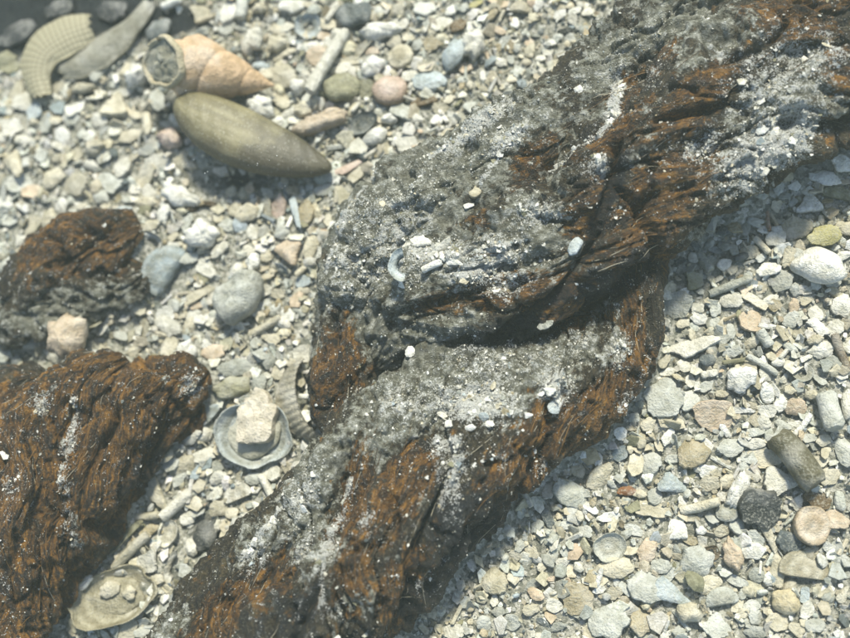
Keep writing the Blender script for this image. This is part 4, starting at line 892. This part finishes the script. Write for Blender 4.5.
# ------------------------------------------------------------------ whelk
def whelk():
    e = empty('whelk_shell', None, label='peach-coloured spiral whelk shell with silt packed in its round mouth', category='whelk shell')
    L = 100.0; nu, nv = 150, 56; V = []; k = 4.4
    for i in range(nu):
        t = i / (nu - 1); x = L * t
        for j in range(nv):
            th = 2 * math.pi * j / nv
            R = 37.0 * (1 - t ** 1.5) * (1 if t > 0.12 else 0.82 + 1.5 * t)
            ph = (0.35 - math.log(max(1e-3, 1.05 - t)) * 1.35 + th / (2 * math.pi)) % 1.0     # whorls crowd toward the tip
            b = (1 - (2 * ph - 1) ** 4) ; r = R * (0.86 + 0.17 * b ** 0.6) + 0.5
            V.append((x, r * math.cos(th), r * math.sin(th)))
    V = np.array(V); V += 0.5 * np.stack([fbm(V[:, 0] / 8, V[:, 1] / 8, V[:, 2] / 8, 2)] * 3, 1)
    F = [tuple(f[::-1]) for f in grid_faces(nu, nv, True)]
    obj('spire', mesh('spire', V, F), M_WHELK, e, color=(0.60, 0.42, 0.25))
    # mouth: flared lip ring, set to face outward and up
    n, m = 64, 18; V = []
    for i in range(n):
        a = 2 * math.pi * i / n; rr = 25.5 + 1.3 * math.sin(a * 3 + 1) + 0.9 * math.sin(7 * a)
        for j in range(m):
            b = 2 * math.pi * j / m; r = rr + 3.0 * math.cos(b); V.append((2.2 * math.sin(b) * 2.2, r * math.cos(a) * 0.95, r * math.sin(a)))
    lip = obj('mouth_lip', mesh('mouth_lip', V, [f[::-1] for f in grid_faces(n, m, True).tolist()] + [tuple(f) for f in [( (n-1)*m + j, (n-1)*m + (j+1)%m, (j+1)%m, j) for j in range(m)]]), M_WHELK, e, color=(0.50, 0.44, 0.30))
    n, m = 30, 12; V = []
    for k2 in range(m):
        for i in range(n):
            a = 2 * math.pi * i / n; r = 25 * (1 - k2 / (m - 0.5)); y, z = r * math.cos(a) * .95, r * math.sin(a)
            V.append((-0.5 + 5 * float(fbm(y / 7, z / 7, 2.2, 3)) + 3 * (1 - (r / 25) ** 2) * -1, y, z))
    obj('silt_plug', mesh('silt_plug', V, grid_faces(m, n, True)), M_STONE, e, color=(0.30, 0.29, 0.22))
    neck = []
    n2 = 20
    for i in range(n2):
        t = i / (n2 - 1); r = 26 * (1 - t) + 29 * t
        for j in range(nv):
            a = 2 * math.pi * j / nv; neck.append((0 + 14 * t, r * math.cos(a) * (0.95 + .05 * t), r * math.sin(a)))
    for c in e.children:
        if c.name.startswith(('mouth_lip', 'silt_plug')):
            c.rotation_euler = (0, math.radians(62), math.radians(14)); c.location = Vector((-12 * S, 0, 27 * S))
    rows = []
    A = np.array(neck)
    Rm = Matrix.Rotation(math.radians(14), 3, 'Z') @ Matrix.Rotation(math.radians(62), 3, 'Y'); Rn = np.array(Rm)
    for i in range(n2):
        t = i / (n2 - 1); a = np.linspace(0, 2 * math.pi, nv, endpoint=False)
        ring0 = np.stack([0 * a, 25.5 * np.cos(a) * .95, 25.5 * np.sin(a)], 1) @ Rn.T + [-12, 0, 27]
        ring1 = np.stack([16 + 0 * a, 31 * np.cos(a), 31 * np.sin(a)], 1)
        rows.append(ring0 * (1 - t) + ring1 * t + 0)
    obj('body_whorl', mesh('body_whorl', np.vstack(rows), [tuple(f[::-1]) for f in grid_faces(n2, nv, True)]), M_WHELK, e, color=(0.60, 0.42, 0.25))
    q = P(183, 67, 34)
    e.location = Vector(q * S); e.rotation_euler = (math.radians(20), math.radians(10), math.radians(-12))
    PIECES.append([q[0] + 38, q[1] - 10, 62, 36, math.radians(-10), e, 'peach', 'x', 'x', 0, 1]); LANDMARKS.append((q[0] + 30, q[1], 'peach whelk', e))
whelk()
# ------------------------------------------------------------------ curved thin shells at the top left
def sheet_shell(name, mid, wid, color, label, mat, z0=22, arch=14, kx=1.0):
    """a thin curved shell: mid = image centre line, wid = half widths; arched across"""
    c = catmull([[*P(a, b, z0)[:2], w2] for (a, b, w2) in mid], 60); n, m = 60, 22
    T = np.gradient(c[:, :2], axis=0); T /= np.linalg.norm(T, axis=1)[:, None]; Nn = np.stack([-T[:, 1], T[:, 0]], 1); V = []; fib = []
    seg = np.concatenate([[0], np.cumsum(np.linalg.norm(np.diff(c[:, :2], axis=0), axis=1))])
    for i in range(n):
        for j in range(m):
            s = -1 + 2 * j / (m - 1); wv = c[i, 2] * (1 + 0.22 * float(noise3(i / 11, s * 3, 1.0 + z0)) * abs(s))
            en = (9 * float(noise3(s * 2.2, z0, 5.0)) if i in (0, 1, n - 2, n - 1) else 0)
            p = c[i, :2] + Nn[i] * s * wv + T[i] * en
            V.append((p[0], p[1], z0 + arch * (1 - s * s) + 5 * math.sin(i / n * 3))); fib.append((seg[i] * 0.055, s * wv * 0.055, 0))
    V = np.array(V); o0 = V.mean(0); V -= o0; V2 = V.copy(); V2[:, 2] -= 2.5
    F = [tuple(f[::-1]) for f in grid_faces(n, m)] + [tuple(x + n * m for x in f) for f in grid_faces(n, m)]; N_ = n * m
    for i in range(n - 1): F.append((i * m, (i + 1) * m, N_ + (i + 1) * m, N_ + i * m)); F.append((i * m + m - 1, N_ + i * m + m - 1, N_ + (i + 1) * m + m - 1, (i + 1) * m + m - 1))
    for j in range(m - 1): F.append((j, N_ + j, N_ + j + 1, j + 1)); b = (n - 1) * m; F.append((b + j, b + j + 1, N_ + b + j + 1, N_ + b + j))
    f2 = np.array(fib * 2)
    o = obj(name, mesh(name, np.vstack([V, V2]), F, True, {'fib': ('FLOAT_VECTOR', f2)}), mat, None, o0, color, label=label, category=name.replace('_', ' '))
    PIECES.append([o0[0], o0[1], 40, 30, 0, o, 'olive', 'x', 'x', 0, 1]); LANDMARKS.append((o0[0], o0[1], 'net-patterned shell' if 'net' in label else 'grey curved shell', o))
    return o
sheet_shell('patterned_shell', [(92,26,17),(70,36,25),(47,52,24),(38,74,18),(42,98,12)], None, (0.3,0.27,0.17), 'olive shell fragment with a fine net pattern at the dark upper left corner', M_RETIC, 9, 6)
sheet_shell('curved_shell', [(150,2,8),(136,24,12),(112,48,18),(88,62,18),(62,70,12)], None, (0.30,0.29,0.23), 'dull grey curved shell between the whelk mouth and the olive fragment', M_SMOOTH, 3, 5)

# ------------------------------------------------------------------ loose medium pieces between the laid ones
pc = np.array([[p[0], p[1], p[2], p[3], p[4]] for p in PIECES if True])
def inside_piece(x, y, grow=0.85):
    m = np.zeros(len(x), bool)
    for (cx, cy, a, b, ang) in pc:
        dx, dy = x - cx, y - cy; u = dx * math.cos(ang) + dy * math.sin(ang); v = -dx * math.sin(ang) + dy * math.cos(ang)
        m |= (u / (a * grow + 1)) ** 2 + (v / (b * grow + 1)) ** 2 < 1
    return m
def to_px(x, y, z=0.0):
    d = np.array([x, y, z]) - CAM; t = d.dot(FWD); return 425 + d.dot(RIGHT) / t * DIST, 319 - d.dot(UPV) / t * DIST
DIRS = ['right of', 'above and right of', 'above', 'above and left of', 'left of', 'below and left of', 'below', 'below and right of']
def describe(x, y, col, kind, size, used, hint=''):
    ds = sorted((((x - a) ** 2 + (y - b) ** 2) ** .5, nm, a, b) for (a, b, nm, _) in LANDMARKS)
    sz = 'tiny' if size < 14 else 'small' if size < 22 else 'middling' if size < 34 else 'large'
    for k in range(3):
        d0, nm, a, b = ds[k]; dr = DIRS[int(round(math.atan2(y - b, x - a) / (math.pi / 4))) % 8]
        for t in (f"{sz} {WORD[col]} {NOUN[kind]} {dr} the {nm}", ):
            if t not in used: used.add(t); return t
    d0, d1 = ds[0], ds[1]
    t = f"{sz} {WORD[col]} {NOUN[kind]} between the {d0[1]} and the {d1[1]}"
    if t not in used: used.add(t); return t
    return None
used = set()
for p in PIECES:
    o = p[5]
    if 'label' not in o.keys():
        t = describe(p[0], p[1], p[6], p[7], 2 * max(p[2], p[3]), used)
        if t is None: t = f"{WORD[p[6]]} {NOUN[p[7]]} among others like it near the {min(LANDMARKS, key=lambda l: (l[0]-p[0])**2 + (l[1]-p[1])**2)[2]}"
        o['label'] = t
    nm = o.name.split('.')[0]
    if nm in ('dull_flake', 'shell_fragment', 'pebble', 'stone_chip', 'tube_fragment', 'coralline_lump', 'shell_disc', 'hollow_shell', 'ring_shell', 'crescent_shell'):
        o['group'] = {'dull_flake': 'flat dull flakes on the bed', 'shell_fragment': 'broken shell fragments on the bed', 'pebble': 'rounded pebbles on the bed', 'stone_chip': 'squared chips on the bed', 'tube_fragment': 'tube fragments on the bed',
                      'coralline_lump': 'chalky lumps on the bed', 'shell_disc': 'round shell discs', 'hollow_shell': 'hollow shells on the bed', 'ring_shell': 'ring-shaped shells', 'crescent_shell': 'crescent-shaped shells'}[nm]
rng = np.random.default_rng(5); n_auto = 0; auto = []
ndull = sum(1 for p in PIECES if p[5].name.startswith('dull_flake'))
nfrag = sum(1 for p in PIECES if p[5].name.startswith('shell_fragment'))
for _ in range(6000):
    if n_auto >= 240: break
    px, py = rng.uniform(3, 847), rng.uniform(3, 635); q = P(px, py, 4); x, y = q[0], q[1]
    left = px < 420
    size = rng.uniform(15, 32) if left else rng.uniform(11, 20)
    if py < 130 and px > 480: size = rng.uniform(9, 14)
    if rope_top([x], [y])[0] > -50: continue
    if inside_piece(np.array([x]), np.array([y]), 1.15)[0]: continue
    if any((x - a) ** 2 + (y - b) ** 2 < ((size + s2) * 0.5) ** 2 for (a, b, s2) in auto): continue
    if (px < 125 and py < 60) or (px < 200 and py < 45) or ((px - 235) / 70) ** 2 + ((py - 180) / 22) ** 2 < 1: continue
    kind = rng.choice(['flake', 'flake', 'wedge', 'oval', 'block', 'rod', 'lobed'], p=[.44, .15, .24, .03, .09, .03, .02]); col = str(rng.choice(['cream', 'pale', 'lgrey', 'white', 'beige', 'grey', 'tan', 'peach'], p=[.2, .22, .22, .1, .12, .06, .04, .04])); kind = str(kind)
    if nfrag >= 296 and (kind == 'wedge' or (kind == 'flake' and col not in ('lgrey', 'grey', 'tan', 'beige'))): continue
    if ndull >= 296 and kind == 'flake' and col in ('lgrey', 'grey', 'tan', 'beige'): continue
    t = describe(x, y, col, kind, size, used)
    if t is None: continue
    ht = size * (rng.uniform(0.5, 0.9) if kind != 'rod' else 0.28)
    o = put(px, py, size, ht, rng.uniform(0, 180), kind, col, t, tilt=(rng.uniform(-22, 22), rng.uniform(-22, 22)))
    o['group'] = {'dull_flake': 'flat dull flakes on the bed', 'shell_fragment': 'broken shell fragments on the bed', 'pebble': 'rounded pebbles on the bed', 'stone_chip': 'squared chips on the bed', 'tube_fragment': 'tube fragments on the bed', 'coralline_lump': 'chalky lumps on the bed'}[o.name.split('.')[0]]
    auto.append((x, y, size)); n_auto += 1; nfrag += o.name.startswith('shell_fragment'); ndull += o.name.startswith('dull_flake')
pc = np.array([[p[0], p[1], p[2], p[3], p[4]] for p in PIECES])

# ------------------------------------------------------------------ gravel: everything too small and too many to count
PAL = np.array([COL[c] for c in ('cream', 'pale', 'lgrey', 'white', 'beige', 'grey', 'tan', 'blue', 'peach', 'olive', 'slate', 'pblue')])
def chips(n, lo, hi, smin, smax, zlo, zhi, pw, seed, tilt=0.35, box=(-560, 560, -430, 480), power=2.2, dens=None, kinds=('shard', 'pebble', 'rod'), kp=(.86, .06, .08)):
    r = np.random.default_rng(seed); x = r.uniform(box[0], box[1], n); y = r.uniform(box[2], box[3], n)
    keep = ~inside_piece(x, y, 0.78); rt = rope_top(x, y); keep &= ~(rt > 28)
    if dens is not None: keep &= r.uniform(0, 1, n) < dens(x, y)
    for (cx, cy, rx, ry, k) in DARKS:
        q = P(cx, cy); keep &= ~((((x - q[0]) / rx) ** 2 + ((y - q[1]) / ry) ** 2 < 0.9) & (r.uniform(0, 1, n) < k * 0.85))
    x, y = x[keep], y[keep]; n = len(x)
    size = smin + (smax - smin) * r.uniform(0, 1, n) ** power
    kind = r.choice(list(kinds), n, p=list(kp)); pi = r.integers(0, 12, n)
    z = ground_z(x, y) + r.uniform(zlo, zhi, n)
    tint = PAL[r.choice(len(PAL), n, p=pw)] * r.uniform(0.75, 1.12, (n, 1)) * (1 + r.normal(0, 0.012, (n, 3)))
    q = P(420, 330); 
    R3 = eulers(r.uniform(0, 6.28, n), r.normal(0, tilt, n), r.normal(0, tilt, n))
    return dict(kind=kind, pi=pi, pos=np.stack([x, y, z], 1), size=size, R=R3, tint=np.clip(tint, 0, 1))
pw1 = np.array([.19, .22, .19, .11, .12, .06, .04, .02, .02, .02, .01, .01]); pw1 /= pw1.sum()
pw2 = np.array([.13, .15, .22, .04, .14, .14, .04, .04, .01, .06, .02, .01]); pw2 /= pw2.sum()
scatter('shell_gravel', chips(21000, 0, 0, 3.4, 12.5, 0.5, 6.5, pw1, 21, tilt=0.45, power=2.6), M_CHIP, kind='stuff')
scatter('shell_grit', chips(30000, 0, 0, 1.2, 3.6, 0.0, 3.0, pw2, 22, tilt=0.5, kinds=('grain', 'grain', 'shard'), kp=(.7, .12, .18)), M_CHIP, kind='stuff')

# ------------------------------------------------------------------ grains and loose fibres on the ropes
pwg = np.array([.04, .16, .10, .48, .05, .05, .02, .02, .0, .04, .01, .03]); pwg /= pwg.sum()
for root in (rope, rope2, clump):
    gs = [g for g in GRAINS if g[0] == root]; r = np.random.default_rng(hash(root.name) % 1 + 31)
    Pp = np.concatenate([g[1].reshape(-1, 3) for g in gs]); Nn = np.concatenate([g[2].reshape(-1, 3) for g in gs])
    li = np.concatenate([g[3].ravel() for g in gs]); si = np.concatenate([g[4].ravel() for g in gs])
    top = Pp[:, 2] > rope_top(Pp[:, 0], Pp[:, 1]) - 7
    rg = fbm(Pp[:, 0] / 12, Pp[:, 1] / 12, Pp[:, 2] / 12, 3)
    pr = np.clip(li - 0.10 + 0.5 * rg, 0, 1) ** 2.2 * 0.30 + np.clip(si - 0.50, 0, 1) * 0.030 + 0.0012
    sel = np.where(top & (Nn[:, 2] > 0.0) & (r.uniform(0, 1, len(Pp)) < pr * 7.0))[0]
    big = np.where(top & (Nn[:, 2] > 0.15) & (r.uniform(0, 1, len(Pp)) < np.clip(li - 0.46, 0, 1) ** 1.2 * 0.16 + 0.00015))[0]
    nb = len(big); bs = 2.0 + 5.0 * r.uniform(0, 1, nb) ** 2.5
    if nb: scatter('shell_crumbs', dict(kind=np.full(nb, 'shard'), pi=r.integers(0, 12, nb), pos=Pp[big] + Nn[big] * 0.8, size=bs, R=eulers(r.uniform(0, 6.28, nb), r.normal(0, .5, nb), r.normal(0, .5, nb)),
            tint=np.clip(PAL[r.choice(len(PAL), nb, p=pwg)] * r.uniform(0.85, 1.15, (nb, 1)), 0, 1)), M_CHIP, root, kind='stuff'); print('crumbs', nb)
    n = len(sel); size = 0.5 + 1.9 * r.uniform(0, 1, n) ** 4 * (0.4 + li[sel]) + 1.8 * (r.uniform(0, 1, n) < 0.02)
    tint = PAL[r.choice(len(PAL), n, p=pwg)] * r.uniform(0.8, 1.1, (n, 1))
    kd = np.where(size > 1.7, 'shard', 'grain')
    it = dict(kind=kd, pi=r.integers(0, 12, n), pos=Pp[sel] + Nn[sel] * 0.35, size=size, R=eulers(r.uniform(0, 6.28, n), r.normal(0, .5, n), r.normal(0, .5, n)), tint=np.clip(tint, 0, 1))
    scatter('sediment_grains', it, M_GRAIN, root, kind='stuff'); print('grains', n)
    # loose fibres following each strand
    Vs, Fs, Cs, off = [], [], [], 0; K = 7
    for (_, pos, N, lime, silt, rust, Lu, w_) in gs:
        nu, nv = rust.shape; m = int(nu * nv * 0.009)
        a = r.integers(2, nu - 2, m * 3); b = r.integers(0, nv, m * 3)
        ok = (N[a, b, 2] > -0.1) & (r.uniform(0, 1, m * 3) < np.clip(rust[a, b] * 1.1 - 0.25 * (silt[a, b] > .7), 0.03, 1)); a, b = a[ok][:m], b[ok][:m]; m = len(a)
        ln = r.integers(1, 5, m); dv = np.gradient(w_, axis=1).mean(); tw = (w_[-1] - w_[0]).mean() / max(nu, 1)
        sl = -tw / max(dv, .1); path = []
        ns = r.uniform(-0.45, 0.45, m); lift = r.uniform(0.2, 1.4, m)
        for k in range(K):
            t = k - K // 2; ai = np.clip(a + t * ln, 0, nu - 1); bi = (b + np.round(t * ln * (sl + ns)).astype(int)) % nv
            path.append(pos[ai, bi] + N[ai, bi] * (lift * (0.3 + (t / 3.0) ** 2 * 0.8))[:, None])
        path = np.stack(path, 1)                       # m,K,3
        path[:, 1:-1] = 0.25 * path[:, :-2] + 0.5 * path[:, 1:-1] + 0.25 * path[:, 2:]
        T = np.gradient(path, axis=1); T /= np.linalg.norm(T, axis=2)[..., None] + 1e-6
        n1 = np.cross(T, N[a, b][:, None]); n1 /= np.linalg.norm(n1, axis=2)[..., None] + 1e-6; n2 = np.cross(T, n1)
        rad = (r.uniform(0.14, 0.38, m))[:, None] * np.array([.3, .8, 1, 1, 1, .8, .2])[None]
        ring = np.stack([path + rad[..., None] * (math.cos(q) * n1 + math.sin(q) * n2) for q in (0, 2.09, 4.19)], 2)   # m,K,3,3
        Vs.append(ring.reshape(-1, 3)); f = []
        for k in range(K - 1):
            for j in range(3): f.append((k * 3 + j, k * 3 + (j + 1) % 3, (k + 1) * 3 + (j + 1) % 3, (k + 1) * 3 + j))
        Fs.append((np.array(f)[None] + (np.arange(m) * K * 3)[:, None, None] + off).reshape(-1, 4)); off += m * K * 3
        rr = np.clip(rust[a, b], 0, 1)[:, None]; pick = r.uniform(0, 1, (m, 1))
        cc = np.array([[.055, .035, .016]]) * (1 - rr) + np.array([[.17, .088, .020]]) * rr; cc = cc * (0.3 + 1.2 * pick); cc = np.where(r.uniform(0, 1, (m, 1)) < .08, [[.40, .36, .26]], cc)
        Cs.append(np.repeat(np.concatenate([np.clip(cc, 0, 1), np.ones((m, 1))], 1), K * 3, 0))
    me = mesh('loose_fibres', np.concatenate(Vs), np.concatenate(Fs), True, {'tint': ('FLOAT_COLOR', np.concatenate(Cs))})
    obj('loose_fibres', me, M_FIB, root, kind='stuff'); print('fibres', off // 21)

# drifting specks in the water
r = np.random.default_rng(77); n = 420; f = r.uniform(0, 1, n)
px = np.where(f < .55, r.normal(235, 80, n), r.uniform(0, 850, n)); py = np.where(f < .55, r.normal(180, 50, n), r.uniform(0, 638, n)); zz = r.uniform(30, 190, n)
pos = np.array([P(a, b, c) for a, b, c in zip(px, py, zz)])
scatter('drifting_specks', dict(kind=np.full(n, 'grain'), pi=r.integers(0, 12, n), pos=pos, size=0.28 + 0.6 * r.uniform(0, 1, n) ** 5, R=eulers(r.uniform(0, 6, n), r.uniform(0, 3, n), r.uniform(0, 3, n)), tint=np.full((n, 3), .8)), M_GRAIN, kind='stuff')

# put each rope's Empty at its base
for e, (px, py) in ((rope, (430, 420)), (rope2, (80, 480)), (clump, (80, 270))):
    q = P(px, py, 0); v = Vector((q[0] * S, q[1] * S, 0)); e.location = v
    for c in e.children: c.location = -v
tri = sum(sum(len(p.vertices) - 2 for p in o.data.polygons) if len(o.data.polygons) < 3000 else len(o.data.polygons) * 2 for o in C.objects if o.type == 'MESH')
print('objects', len(C.objects), 'tris', tri, 'auto', n_auto, 'frag', nfrag)

# turbid water
HAZE = 0.19
if HAZE:
    hx = 6.0; top = CAM[2] * S + 0.02; V = [(sx * hx, sy * hx, zz) for zz in (-1.15, top) for sx, sy in ((-1,-1),(1,-1),(1,1),(-1,1))]
    me = mesh('haze', np.array(V) / S, [(3,2,1,0),(4,5,6,7),(0,1,5,4),(1,2,6,5),(2,3,7,6),(3,0,4,7)], False)
    m = bpy.data.materials.new('turbid_water'); m.use_nodes = True; t = m.node_tree; t.nodes.remove(t.nodes['Principled BSDF'])
    pv = t.nodes.new('ShaderNodeVolumePrincipled'); pv.inputs['Color'].default_value = (0.74, 0.86, 0.78, 1); pv.inputs['Density'].default_value = HAZE; pv.inputs['Anisotropy'].default_value = 0.3
    t.links.new(pv.outputs[0], t.nodes['Material Output'].inputs['Volume']); obj('haze', me, m, kind='stuff')
